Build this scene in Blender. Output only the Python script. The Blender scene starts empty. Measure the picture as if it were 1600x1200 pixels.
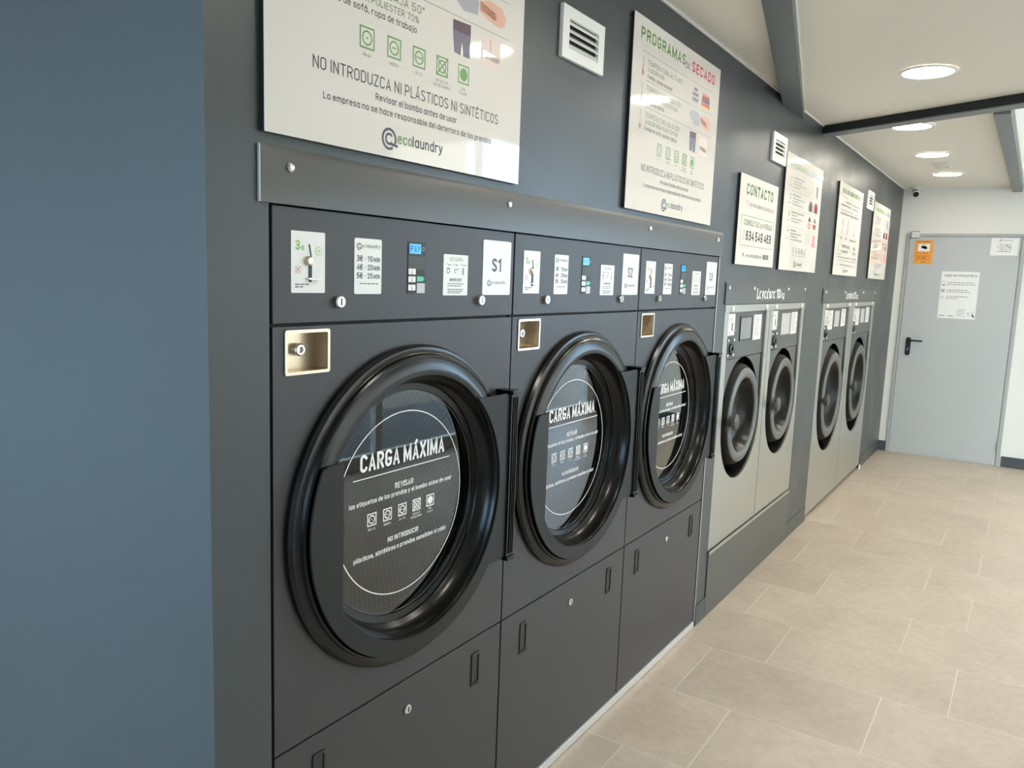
import bpy, bmesh, math, random
from mathutils import Matrix, Vector
random.seed(7)
SC = bpy.context.scene
COL = SC.collection
PI = math.pi

# ------------------------------------------------------------------ camera
CAM_D, CAM_H = 1.15, 1.555          # distance from the machine wall, height above the floor
YAW, PITCH, ROLL, FPX = 0.580930882, -0.136856258, 0.0367376957, 1232.82323
fw = Vector((math.cos(YAW) * math.cos(PITCH), math.sin(YAW) * math.cos(PITCH), math.sin(PITCH)))
rt = fw.cross(Vector((0, 0, 1))).normalized()
up = rt.cross(fw)
r2 = rt * math.cos(ROLL) + up * math.sin(ROLL)
u2 = -rt * math.sin(ROLL) + up * math.cos(ROLL)
cam = bpy.data.cameras.new('camera')
cam.sensor_width = 36.0
cam.lens = FPX / 1600 * 36.0
cam.clip_start = 0.02
cam_o = bpy.data.objects.new('camera', cam)
COL.objects.link(cam_o)
M = Matrix((r2, u2, -fw)).transposed().to_4x4()
M.translation = Vector((0, -CAM_D, CAM_H))
cam_o.matrix_world = M
SC.camera = cam_o

# ------------------------------------------------------------------ world, light, exposure
SKY = (0.50, 0.75, 1.0)
SKY_STRENGTH = 14.8
LAMP_STRENGTH = 75.0
w = bpy.data.worlds.new('sky')
SC.world = w
w.use_nodes = True
bg = w.node_tree.nodes['Background']
bg.inputs[0].default_value = (*SKY, 1)
bg.inputs[1].default_value = SKY_STRENGTH
vs = SC.view_settings
vs.view_transform = 'Standard'
vs.look = 'None'
vs.gamma = 1.0
vs.use_curve_mapping = False
vs.exposure = 0.08

sun = bpy.data.lights.new('sun', 'SUN')
sun.energy = 19.0
sun.angle = math.radians(0.6)
sun.color = (1.0, 0.90, 0.77)
sun_o = bpy.data.objects.new('sun', sun)
sun_o.rotation_euler = Vector((-0.18, -0.55, -0.82)).to_track_quat('-Z', 'Y').to_euler()   # from behind the shop onto the street
COL.objects.link(sun_o)


def portal(name, loc, rot, sx, sy):
    l = bpy.data.lights.new(name, 'AREA')
    l.shape = 'RECTANGLE'
    l.size, l.size_y = sx, sy
    l.cycles.is_portal = True
    o = bpy.data.objects.new(name, l)
    o.location = loc
    o.rotation_euler = rot
    COL.objects.link(o)


ROOM_X0, ROOM_X1 = -1.3, 8.3
FACADE_Y = -3.1
CEIL = 2.485
HIGH = 2.85
portal('facade_daylight', (4.9, FACADE_Y - 0.06, 1.43), (PI / 2, 0, 0), 6.6, 2.7)
portal('entrance_daylight', (ROOM_X0 - 0.06, 0.5, 1.72), (PI / 2, 0, -PI / 2), 2.2, 1.53)


# ------------------------------------------------------------------ materials
def lin(c):
    c /= 255.0
    return c / 12.92 if c <= 0.04045 else ((c + 0.055) / 1.055) ** 2.4


def rgb(r, g, b):
    return (lin(r), lin(g), lin(b), 1.0)


def mat(name, col, rough=0.5, metal=0.0, spec=0.5, var=0.0, vscale=6.0, bump=0.0, bscale=300.0, stretch=None, coat=0.0, emit=None, es=0.0, rvar=0.0):
    m = bpy.data.materials.new(name)
    m.use_nodes = True
    nt = m.node_tree
    b = nt.nodes['Principled BSDF']
    b.inputs['Base Color'].default_value = col
    b.inputs['Roughness'].default_value = rough
    b.inputs['Metallic'].default_value = metal
    b.inputs['Specular IOR Level'].default_value = spec
    b.inputs['Coat Weight'].default_value = coat
    b.inputs['Coat Roughness'].default_value = 0.05
    if emit:
        b.inputs['Emission Color'].default_value = emit
        b.inputs['Emission Strength'].default_value = es
    if var or bump or rvar:
        tc = nt.nodes.new('ShaderNodeTexCoord')
        mp = nt.nodes.new('ShaderNodeMapping')
        nt.links.new(tc.outputs['Object'], mp.inputs[0])
        if stretch:
            mp.inputs['Scale'].default_value = stretch
    if var or rvar:
        n = nt.nodes.new('ShaderNodeTexNoise')
        n.inputs['Scale'].default_value = vscale
        n.inputs['Detail'].default_value = 5
        nt.links.new(mp.outputs[0], n.inputs['Vector'])
    if var:
        mx = nt.nodes.new('ShaderNodeMix')
        mx.data_type = 'RGBA'
        mx.inputs[6].default_value = tuple(c * (1 - var) for c in col[:3]) + (1,)
        mx.inputs[7].default_value = tuple(min(1, c * (1 + var)) for c in col[:3]) + (1,)
        nt.links.new(n.outputs['Fac'], mx.inputs[0])
        nt.links.new(mx.outputs[2], b.inputs['Base Color'])
    if rvar:
        mr = nt.nodes.new('ShaderNodeMapRange')
        mr.inputs['From Min'].default_value = 0.3
        mr.inputs['From Max'].default_value = 0.7
        mr.inputs['To Min'].default_value = rough - rvar
        mr.inputs['To Max'].default_value = rough + rvar
        nt.links.new(n.outputs['Fac'], mr.inputs['Value'])
        nt.links.new(mr.outputs[0], b.inputs['Roughness'])
    if bump:
        n2 = nt.nodes.new('ShaderNodeTexNoise')
        n2.inputs['Scale'].default_value = bscale
        n2.inputs['Detail'].default_value = 2
        nt.links.new(mp.outputs[0], n2.inputs['Vector'])
        bp = nt.nodes.new('ShaderNodeBump')
        bp.inputs['Strength'].default_value = bump
        bp.inputs['Distance'].default_value = 0.002
        nt.links.new(n2.outputs['Fac'], bp.inputs['Height'])
        nt.links.new(bp.outputs[0], b.inputs['Normal'])
    return m


def glass_mat(name, tint, refl_scale=1.0):
    m = bpy.data.materials.new(name)
    m.use_nodes = True
    nt = m.node_tree
    nt.nodes.remove(nt.nodes['Principled BSDF'])
    out = nt.nodes['Material Output']
    t = nt.nodes.new('ShaderNodeBsdfTransparent')
    t.inputs[0].default_value = tint
    g = nt.nodes.new('ShaderNodeBsdfGlossy')
    g.inputs['Roughness'].default_value = 0.01
    lw = nt.nodes.new('ShaderNodeLayerWeight')
    lw.inputs['Blend'].default_value = 0.5
    pw = nt.nodes.new('ShaderNodeMath')
    pw.operation = 'POWER'
    pw.inputs[1].default_value = 5.0
    nt.links.new(lw.outputs['Facing'], pw.inputs[0])
    f = nt.nodes.new('ShaderNodeMath')
    f.operation = 'MULTIPLY_ADD'
    f.inputs[1].default_value = 0.96
    f.inputs[2].default_value = 0.04
    nt.links.new(pw.outputs[0], f.inputs[0])
    mu = nt.nodes.new('ShaderNodeMath')
    mu.operation = 'MULTIPLY'
    mu.use_clamp = True
    mu.inputs[1].default_value = refl_scale
    mx = nt.nodes.new('ShaderNodeMixShader')
    nt.links.new(f.outputs[0], mu.inputs[0])
    nt.links.new(mu.outputs[0], mx.inputs[0])
    nt.links.new(t.outputs[0], mx.inputs[1])
    nt.links.new(g.outputs[0], mx.inputs[2])
    nt.links.new(mx.outputs[0], out.inputs['Surface'])
    return m


def tile_mat():
    m = bpy.data.materials.new('concrete_look_tile')
    m.use_nodes = True
    nt = m.node_tree
    b = nt.nodes['Principled BSDF']
    ge = nt.nodes.new('ShaderNodeNewGeometry')
    oi = nt.nodes.new('ShaderNodeObjectInfo')
    off = nt.nodes.new('ShaderNodeVectorMath')
    off.operation = 'MULTIPLY_ADD'
    off.inputs[1].default_value = (7.0, 7.0, 7.0)
    nt.links.new(oi.outputs['Random'], off.inputs[0])
    nt.links.new(ge.outputs['Position'], off.inputs[2])
    n1 = nt.nodes.new('ShaderNodeTexNoise')
    n1.inputs['Scale'].default_value = 3.2
    n1.inputs['Detail'].default_value = 8
    n1.inputs['Roughness'].default_value = 0.62
    nt.links.new(off.outputs[0], n1.inputs['Vector'])
    n2 = nt.nodes.new('ShaderNodeTexNoise')
    n2.inputs['Scale'].default_value = 30
    n2.inputs['Detail'].default_value = 6
    nt.links.new(off.outputs[0], n2.inputs['Vector'])
    cr = nt.nodes.new('ShaderNodeValToRGB')
    cr.color_ramp.elements[0].position = 0.32
    cr.color_ramp.elements[0].color = rgb(181, 165, 148)
    cr.color_ramp.elements[1].position = 0.70
    cr.color_ramp.elements[1].color = rgb(198, 182, 165)
    nt.links.new(n1.outputs['Fac'], cr.inputs[0])
    mx = nt.nodes.new('ShaderNodeMix')
    mx.data_type = 'RGBA'
    mx.blend_type = 'OVERLAY'
    mx.inputs[0].default_value = 0.16
    nt.links.new(cr.outputs[0], mx.inputs[6])
    nt.links.new(n2.outputs['Fac'], mx.inputs[7])
    hs = nt.nodes.new('ShaderNodeHueSaturation')
    mr = nt.nodes.new('ShaderNodeMapRange')
    mr.inputs['To Min'].default_value = 0.95
    mr.inputs['To Max'].default_value = 1.05
    nt.links.new(oi.outputs['Random'], mr.inputs['Value'])
    nt.links.new(mr.outputs[0], hs.inputs['Value'])
    nt.links.new(mx.outputs[2], hs.inputs['Color'])
    nt.links.new(hs.outputs[0], b.inputs['Base Color'])
    mr2 = nt.nodes.new('ShaderNodeMapRange')
    mr2.inputs['To Min'].default_value = 0.30
    mr2.inputs['To Max'].default_value = 0.50
    nt.links.new(n1.outputs['Fac'], mr2.inputs['Value'])
    nt.links.new(mr2.outputs[0], b.inputs['Roughness'])
    return m


def drum_mat():
    m = mat('perforated_drum_steel', rgb(150, 145, 135), 0.35, 0.9)
    nt = m.node_tree
    b = nt.nodes['Principled BSDF']
    tc = nt.nodes.new('ShaderNodeTexCoord')
    sp = nt.nodes.new('ShaderNodeSeparateXYZ')
    nt.links.new(tc.outputs['UV'], sp.inputs[0])
    v = nt.nodes.new('ShaderNodeTexVoronoi')
    v.voronoi_dimensions = '2D'
    v.inputs['Randomness'].default_value = 0.0
    v.inputs['Scale'].default_value = 1.0
    nt.links.new(tc.outputs['UV'], v.inputs['Vector'])
    mt = nt.nodes.new('ShaderNodeMath')
    mt.operation = 'LESS_THAN'
    mt.inputs[1].default_value = 0.33
    nt.links.new(v.outputs['Distance'], mt.inputs[0])
    mx = nt.nodes.new('ShaderNodeMix')
    mx.data_type = 'RGBA'
    mx.inputs[6].default_value = rgb(92, 88, 80)
    mx.inputs[7].default_value = rgb(8, 8, 8)
    nt.links.new(mt.outputs[0], mx.inputs[0])
    nt.links.new(mx.outputs[2], b.inputs['Base Color'])
    return m


MT = dict(
    wall_paint=mat('grey_wall_paint', rgb(69, 73, 75), 0.36, spec=0.36, bump=0.10, bscale=420, var=0.05, vscale=2.5, rvar=0.05),
    cover=mat('grey_folded_metal', rgb(76, 77, 75), 0.38, spec=0.5, var=0.05, vscale=3),
    dryer=mat('dryer_anthracite', rgb(62, 60, 62), 0.42, spec=0.35, var=0.04, vscale=4),
    inside=mat('cabinet_inside', rgb(26, 26, 28), 0.7),
    gap=mat('black_gap', rgb(14, 14, 15), 0.8),
    black=mat('black_gloss_plastic', rgb(13, 13, 14), 0.24, spec=0.38),
    satin=mat('black_satin_plastic', rgb(33, 33, 33), 0.36, spec=0.5),
    plate=mat('door_plate_plastic', rgb(31, 31, 30), 0.5, spec=0.28),
    wblack=mat('washer_matte_black', rgb(18, 18, 19), 0.6, spec=0.2),
    bowl=mat('washer_door_bowl', rgb(14, 14, 15), 0.3, spec=0.3),
    beam_dark=mat('beam_dark_grey', rgb(38, 42, 46), 0.5, spec=0.3),
    cup=mat('handle_cup', rgb(52, 52, 52), 0.4),
    chrome=mat('chrome', rgb(225, 225, 225), 0.12, 1.0),
    dark=mat('dark_slot', rgb(12, 12, 12), 0.5),
    stainless=mat('stainless_box', rgb(205, 190, 168), 0.30, 0.85, var=0.06, vscale=8, stretch=(1, 1, 14)),
    brushed=mat('brushed_steel', rgb(178, 177, 169), 0.34, 0.75, var=0.05, vscale=5, rvar=0.04, stretch=(14, 1, 1)),
    alum=mat('aluminium_strip', rgb(205, 205, 203), 0.4, 0.4),
    white=mat('white_vinyl', rgb(232, 230, 227), 0.35),
    poster=mat('poster_gloss_white', rgb(227, 221, 214), 0.05, spec=0.45),
    core=mat('poster_dark_edge', rgb(22, 22, 22), 0.6),
    vent=mat('white_vent_plastic', rgb(236, 235, 230), 0.4),
    ceil=mat('ceiling_white', rgb(236, 230, 218), 0.55, var=0.02, vscale=2),
    high=mat('upper_ceiling_white', rgb(238, 236, 232), 0.6),
    endwall=mat('white_wall_paint', rgb(232, 230, 224), 0.7, bump=0.05, bscale=200),
    beam=mat('beam_grey_paint', rgb(80, 88, 92), 0.4, spec=0.5),
    beam_light=mat('side_beam_grey', rgb(120, 124, 125), 0.45),
    trim=mat('white_trim', rgb(240, 238, 234), 0.5),
    skirting=mat('dark_skirting', rgb(72, 76, 84), 0.45),
    door=mat('door_grey', rgb(186, 189, 189), 0.42, var=0.02, vscale=2),
    doorframe=mat('door_frame_grey', rgb(172, 173, 173), 0.42),
    tile=tile_mat(),
    grout=mat('pale_grout', rgb(212, 204, 191), 0.8, var=0.25, vscale=2.2),
    ink=mat('dark_ink', rgb(62, 62, 72), 0.4),
    ink_light=mat('faint_grey_ink', rgb(140, 138, 134), 0.4),
    ink_mid=mat('grey_ink', rgb(110, 110, 112), 0.4),
    green=mat('green_ink', rgb(100, 150, 78), 0.4),
    green_dark=mat('olive_green_ink', rgb(110, 135, 95), 0.4),
    green_bold=mat('deep_green_ink', rgb(86, 122, 66), 0.4),
    lime=mat('lime_ink', rgb(142, 190, 80), 0.4),
    red=mat('red_ink', rgb(205, 60, 78), 0.4),
    blue=mat('blue_ink', rgb(92, 150, 190), 0.4),
    pink=mat('pink_ink', rgb(222, 150, 158), 0.4),
    print_white=mat('white_print', rgb(245, 245, 245), 0.45),
    peach=mat('peach_ink', rgb(222, 172, 150), 0.4),
    peach_d=mat('peach_shadow_ink', rgb(188, 128, 106), 0.4),
    greytowel=mat('grey_towel_ink', rgb(168, 168, 175), 0.4),
    greyl=mat('light_towel_ink', rgb(182, 179, 184), 0.4),
    greyd=mat('dark_towel_ink', rgb(118, 110, 118), 0.4),
    purple=mat('plum_ink', rgb(84, 58, 72), 0.4),
    denim=mat('denim_ink', rgb(104, 100, 118), 0.4),
    brown=mat('rust_ink', rgb(160, 78, 66), 0.4),
    navy=mat('navy_ink', rgb(88, 86, 130), 0.4),
    yellow=mat('yellow_ink', rgb(225, 175, 80), 0.4),
    sofa=mat('cream_ink', rgb(226, 205, 196), 0.4),
    orange=mat('orange_paper', rgb(236, 160, 62), 0.5),
    orange_ink=mat('burnt_orange_ink', rgb(190, 104, 40), 0.5),
    paper=mat('white_paper', rgb(236, 236, 234), 0.6),
    display=mat('display_panel_dark', rgb(38, 42, 42), 0.38, spec=0.25),
    display_mid=mat('display_panel_grey', rgb(86, 90, 88), 0.5, spec=0.2),
    lcd=mat('blue_lcd', rgb(20, 130, 215), 0.2, emit=rgb(30, 165, 240), es=0.75),
    lcd_ink=mat('lcd_digits', rgb(10, 60, 150), 0.2),
    mint=mat('green_button', rgb(70, 190, 140), 0.3),
    screen=mat('washer_screen', rgb(120, 126, 134), 0.08, coat=0.5),
    screen_pale=mat('pale_screen_film', rgb(190, 190, 188), 0.3),
    wpanel=mat('washer_panel_grey', rgb(78, 78, 77), 0.38),
    wring=mat('washer_door_ring', rgb(94, 94, 92), 0.42),
    knob=mat('washer_knob', rgb(64, 61, 59), 0.45),
    lamp=mat('lamp_diffuser', rgb(255, 250, 238), 0.5, emit=(1.0, 0.91, 0.78, 1), es=LAMP_STRENGTH),
    lamp_rim=mat('lamp_rim', rgb(235, 232, 225), 0.4),
    frame_white=mat('window_frame', rgb(225, 226, 226), 0.4),
    facade=mat('added_building_render', rgb(176, 163, 145), 0.9, var=0.08, vscale=1),
    pavement=mat('pavement', rgb(98, 95, 91), 0.9, var=0.1, vscale=2),
    doorglass=glass_mat('smoked_door_glass', (0.34, 0.34, 0.32, 1), 2.2),
    window_glass=glass_mat('clear_window_glass', (0.96, 0.97, 0.97, 1)),
    drum=drum_mat(),
    handle_black=mat('black_door_handle', rgb(22, 22, 23), 0.35),
    cam_white=mat('camera_white', rgb(232, 232, 230), 0.4),
)


# ------------------------------------------------------------------ condensed stroke lettering
def _arc(cx, cz, rx, rz, a0, a1, n=7):
    return [(cx + rx * math.cos(math.radians(a0 + (a1 - a0) * i / n)), cz + rz * math.sin(math.radians(a0 + (a1 - a0) * i / n))) for i in range(n + 1)]


def _glyphs():
    W, R, H = 0.44, 0.22, 0.22
    X, r, xh, q = 0.38, 0.19, 0.72, 0.20
    top, bot = (lambda a0, a1: _arc(R, 1 - H, R, H, a0, a1)), (lambda a0, a1: _arc(R, H, R, H, a0, a1))
    lt, lb = (lambda a0, a1: _arc(r, xh - q, r, q, a0, a1)), (lambda a0, a1: _arc(r, q, r, q, a0, a1))
    O = top(0, 180) + bot(180, 360) + [(W, 1 - H)]
    o = lt(0, 180) + lb(180, 360) + [(X, xh - q)]
    S = top(35, 180) + [(0.03, 0.67), (0.41, 0.35)] + bot(0, -145)
    g = {
        'A': (W, [[(0, 0), (R, 1), (W, 0)], [(0.09, 0.27), (W - 0.09, 0.27)]]),
        'B': (W, [[(0, 0), (0, 1), (R, 1)] + _arc(R, 0.765, R - 0.02, 0.235, 90, -90) + [(0, 0.53)], [(R, 0.53)] + _arc(R, 0.265, R, 0.265, 90, -90) + [(0, 0)]]),
        'C': (W, [top(18, 180) + bot(180, 342)]),
        'D': (W, [[(0, 0), (0, 1), (R, 1)] + _arc(R, 0.72, R, 0.28, 90, 0) + _arc(R, 0.28, R, 0.28, 0, -90) + [(0, 0)]]),
        'E': (0.36, [[(0.36, 1), (0, 1), (0, 0), (0.36, 0)], [(0, 0.52), (0.30, 0.52)]]),
        'F': (0.36, [[(0.36, 1), (0, 1), (0, 0)], [(0, 0.50), (0.30, 0.50)]]),
        'G': (W, [top(18, 180) + bot(180, 360) + [(W, 0.43), (R + 0.04, 0.43)]]),
        'H': (W, [[(0, 0), (0, 1)], [(W, 0), (W, 1)], [(0, 0.5), (W, 0.5)]]),
        'I': (0.02, [[(0.01, 0), (0.01, 1)]]),
        'J': (0.32, [[(0.32, 1), (0.32, 0.2)] + _arc(0.16, 0.2, 0.16, 0.2, 0, -170)]),
        'K': (W, [[(0, 0), (0, 1)], [(W, 1), (0, 0.42)], [(0.13, 0.55), (W, 0)]]),
        'L': (0.34, [[(0, 1), (0, 0), (0.34, 0)]]),
        'M': (0.60, [[(0, 0), (0, 1)], [(0, 1), (0.30, 0.12), (0.60, 1)], [(0.60, 1), (0.60, 0)]]),
        'N': (W, [[(0, 0), (0, 1)], [(0, 1), (W, 0)], [(W, 0), (W, 1)]]),
        'O': (W, [O]),
        'P': (W, [[(0, 0), (0, 1), (R, 1)] + _arc(R, 0.72, R, 0.28, 90, -90) + [(0, 0.44)]]),
        'Q': (W, [O, [(R + 0.03, 0.2), (W + 0.05, -0.08)]]),
        'R': (W, [[(0, 0), (0, 1), (R, 1)] + _arc(R, 0.735, R, 0.265, 90, -90) + [(0, 0.47)], [(R, 0.47), (W, 0)]]),
        'S': (W, [S]),
        'T': (W, [[(0, 1), (W, 1)], [(R, 1), (R, 0)]]),
        'U': (W, [[(0, 1)] + bot(180, 360) + [(W, 1)]]),
        'V': (W, [[(0, 1), (R, 0), (W, 1)]]),
        'W': (0.66, [[(0, 1), (0.17, 0), (0.33, 0.85), (0.49, 0), (0.66, 1)]]),
        'X': (W, [[(0, 0), (W, 1)], [(0, 1), (W, 0)]]),
        'Y': (W, [[(0, 1), (R, 0.45), (W, 1)], [(R, 0.45), (R, 0)]]),
        'Z': (0.40, [[(0, 1), (0.40, 1), (0, 0), (0.40, 0)]]),
        'a': (X, [[(X, xh), (X, 0)], [(X, xh - q)] + lt(0, 180) + lb(180, 360)]),
        'b': (X, [[(0, 1.03), (0, 0)], [(0, xh - q)] + lt(180, 0) + lb(0, -180)]),
        'c': (X - 0.02, [lt(28, 180) + lb(180, 332)]),
        'd': (X, [[(X, 1.03), (X, 0)], [(X, xh - q)] + lt(0, 180) + lb(180, 360)]),
        'e': (X, [[(0, 0.40), (X, 0.40)] + lt(0, 180) + lb(180, 325)]),
        'f': (0.26, [[(0.28, 1.03)] + _arc(0.23, 0.86, 0.12, 0.17, 90, 180, 5) + [(0.11, 0)], [(0, xh), (0.27, xh)]]),
        'g': (X, [[(X, xh), (X, -0.06)] + _arc(r, -0.06, r, 0.19, 0, -160), [(X, xh - q)] + lt(0, 180) + lb(180, 360)]),
        'h': (X, [[(0, 1.03), (0, 0)], [(0, xh - q)] + lt(180, 0) + [(X, 0)]]),
        'i': (0.02, [[(0.01, 0), (0.01, xh)], [(0.01, 0.90), (0.01, 1.0)]]),
        'j': (0.12, [[(0.10, xh), (0.10, -0.1), (0.06, -0.22), (-0.03, -0.24)], [(0.10, 0.90), (0.10, 1.0)]]),
        'k': (X - 0.02, [[(0, 0), (0, 1.03)], [(X - 0.02, xh), (0, 0.28)], [(0.13, 0.42), (X - 0.02, 0)]]),
        'l': (0.02, [[(0.01, 0), (0.01, 1.03)]]),
        'm': (0.64, [[(0, 0), (0, xh)], [(0, xh - q)] + _arc(0.16, xh - q, 0.16, q, 180, 0) + [(0.32, 0)], [(0.32, xh - q)] + _arc(0.48, xh - q, 0.16, q, 180, 0) + [(0.64, 0)]]),
        'n': (X, [[(0, 0), (0, xh)], [(0, xh - q)] + lt(180, 0) + [(X, 0)]]),
        'o': (X, [o]),
        'p': (X, [[(0, xh), (0, -0.24)], [(0, xh - q)] + lt(180, 0) + lb(0, -180)]),
        'q': (X, [[(X, xh), (X, -0.24)], [(X, xh - q)] + lt(0, 180) + lb(180, 360)]),
        'r': (0.24, [[(0, 0), (0, xh)], [(0, xh - 0.22), (0.05, xh - 0.06), (0.13, xh - 0.01), (0.25, xh)]]),
        's': (0.34, [_arc(0.17, xh - 0.17, 0.17, 0.17, 20, 180) + [(0.05, 0.44), (0.30, 0.28)] + _arc(0.17, 0.17, 0.17, 0.17, 20, -160)]),
        't': (0.24, [[(0.10, 0.92), (0.10, 0.16), (0.15, 0.02), (0.25, 0.0)], [(0, xh), (0.25, xh)]]),
        'u': (X, [[(0, xh)] + lb(180, 360) + [(X, xh)], [(X, xh), (X, 0)]]),
        'v': (X, [[(0, xh), (r, 0), (X, xh)]]),
        'w': (0.58, [[(0, xh), (0.15, 0), (0.29, 0.6), (0.43, 0), (0.58, xh)]]),
        'x': (X, [[(0, 0), (X, xh)], [(0, xh), (X, 0)]]),
        'y': (X, [[(0, xh), (r, 0.02)], [(X, xh), (r - 0.03, -0.12), (r - 0.10, -0.22), (0.0, -0.24)]]),
        'z': (0.34, [[(0, xh), (0.34, xh), (0, 0), (0.34, 0)]]),
        '0': (W, [O]),
        '1': (0.22, [[(0, 0.84), (0.20, 1), (0.20, 0)]]),
        '2': (W, [[(0, 0.72)] + top(180, 0) + [(W, 0.68), (0, 0), (W, 0)]]),
        '3': (W, [top(150, 0) + [(W, 0.70), (0.34, 0.54), (0.16, 0.53)], [(0.16, 0.53), (0.34, 0.51)] + _arc(R, 0.25, R, 0.25, 20, -150)]),
        '4': (W, [[(0.34, 0), (0.34, 1), (0, 0.28), (W + 0.02, 0.28)]]),
        '5': (W, [[(W - 0.03, 1), (0.03, 1), (0.01, 0.52)] + _arc(R, 0.31, R, 0.31, 125, -148)]),
        '6': (W, [top(38, 180) + bot(180, 360) + _arc(R, 0.38, R, 0.24, 0, 180)]),
        '7': (W, [[(0, 1), (W, 1), (0.16, 0)]]),
        '8': (W, [_arc(R, 0.76, R - 0.03, 0.24, 0, 360, 14), _arc(R, 0.265, R, 0.265, 0, 360, 14)]),
        '9': (W, [bot(218, 360) + [(W, 0.78)] + top(0, 180) + _arc(R, 0.62, R, 0.24, 180, 360)]),
        '€': (W, [[(W, 0.80)] + top(20, 180) + bot(180, 340), [(-0.07, 0.58), (0.34, 0.58)], [(-0.07, 0.42), (0.34, 0.42)]]),
        '.': (0.02, [[(0.01, 0), (0.01, 0.11)]]),
        ',': (0.04, [[(0.03, 0.1), (0.0, -0.14)]]),
        '-': (0.24, [[(0, 0.42), (0.24, 0.42)]]),
        'º': (0.20, [_arc(0.10, 0.86, 0.10, 0.13, 0, 360, 10)]),
        '%': (0.60, [_arc(0.12, 0.77, 0.12, 0.22, 0, 360, 10), _arc(0.48, 0.23, 0.12, 0.22, 0, 360, 10), [(0.46, 1), (0.14, 0)]]),
        '@': (0.70, [_arc(0.35, 0.38, 0.35, 0.50, -50, -330, 16) + [(0.62, 0.20), (0.52, 0.22), (0.50, 0.62)], _arc(0.34, 0.40, 0.15, 0.22, 0, 360, 10)]),
    }
    for a, b, z, dx in (('Á', 'A', 1.09, R), ('É', 'E', 1.09, 0.18), ('Í', 'I', 1.09, 0.01), ('Ó', 'O', 1.09, R), ('á', 'a', 0.86, r), ('é', 'e', 0.86, r), ('í', 'i', 0.86, 0.01), ('ó', 'o', 0.86, r), ('ú', 'u', 0.86, r)):
        st = list(g[b][1])
        if b == 'i':
            st = st[:1]
        g[a] = (g[b][0], st + [[(dx - 0.04, z), (dx + 0.08, z + 0.15)]])
    return g


GLYPHS = _glyphs()


def stroke_text(s, x0, x1, zb, h, wt):
    """centre lines fitted to the wanted width, then given one even stroke weight"""
    gap, pen, lines = 0.115 + wt, 0.0, []
    for ch in s:
        if ch == ' ':
            pen += 0.26
            continue
        adv, st = GLYPHS[ch]
        for pl_ in st:
            lines.append([(pen + a, b) for a, b in pl_])
        pen += adv + gap
    xs = [p[0] for l in lines for p in l]
    mn, mx_ = min(xs), max(xs)
    t0 = wt * h
    kx = (x1 - x0 - t0) / max(mx_ - mn, 1e-6)
    if mx_ - mn < 0.1:
        kx = h * 0.9
    t0 = min(t0, 0.20 * kx)
    kz = h - t0
    v, f = [], []
    for l in lines:
        p = [(x0 + t0 / 2 + (a - mn) * kx, zb + t0 / 2 + b * kz) for a, b in l]
        c = [p[0]]
        for qv in p[1:]:
            if math.hypot(qv[0] - c[-1][0], qv[1] - c[-1][1]) > 1e-7:
                c.append(qv)
        p = c
        n = len(p)
        if n < 2:
            continue
        closed = math.hypot(p[0][0] - p[-1][0], p[0][1] - p[-1][1]) < 1e-6
        d = []
        for i in range(n - 1):
            L = math.hypot(p[i + 1][0] - p[i][0], p[i + 1][1] - p[i][1])
            d.append(((p[i + 1][0] - p[i][0]) / L, (p[i + 1][1] - p[i][1]) / L))
        base = len(v)
        e = t0 / 2
        for i in range(n):
            if i == 0:
                da, db = (d[-1], d[0]) if closed else (d[0], d[0])
            elif i == n - 1:
                da, db = (d[-1], d[0]) if closed else (d[-1], d[-1])
            else:
                da, db = d[i - 1], d[i]
            nx, nz = -(da[1] + db[1]), da[0] + db[0]
            L = math.hypot(nx, nz)
            if L < 1e-6:
                nx, nz, L = -da[1], da[0], 1.0
            nx, nz = nx / L, nz / L
            k = min(1.0 / max(0.35, nx * -da[1] + nz * da[0]), 1.9)
            ox = oz = 0.0
            if not closed and i == 0:
                ox, oz = -d[0][0] * e, -d[0][1] * e
            if not closed and i == n - 1:
                ox, oz = d[-1][0] * e, d[-1][1] * e
            v.append((p[i][0] + ox + nx * e * k, p[i][1] + oz + nz * e * k))
            v.append((p[i][0] + ox - nx * e * k, p[i][1] + oz - nz * e * k))
        for i in range(n - 1):
            a = base + 2 * i
            f.append((a, a + 1, a + 3, a + 2))
    return v, f


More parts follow.
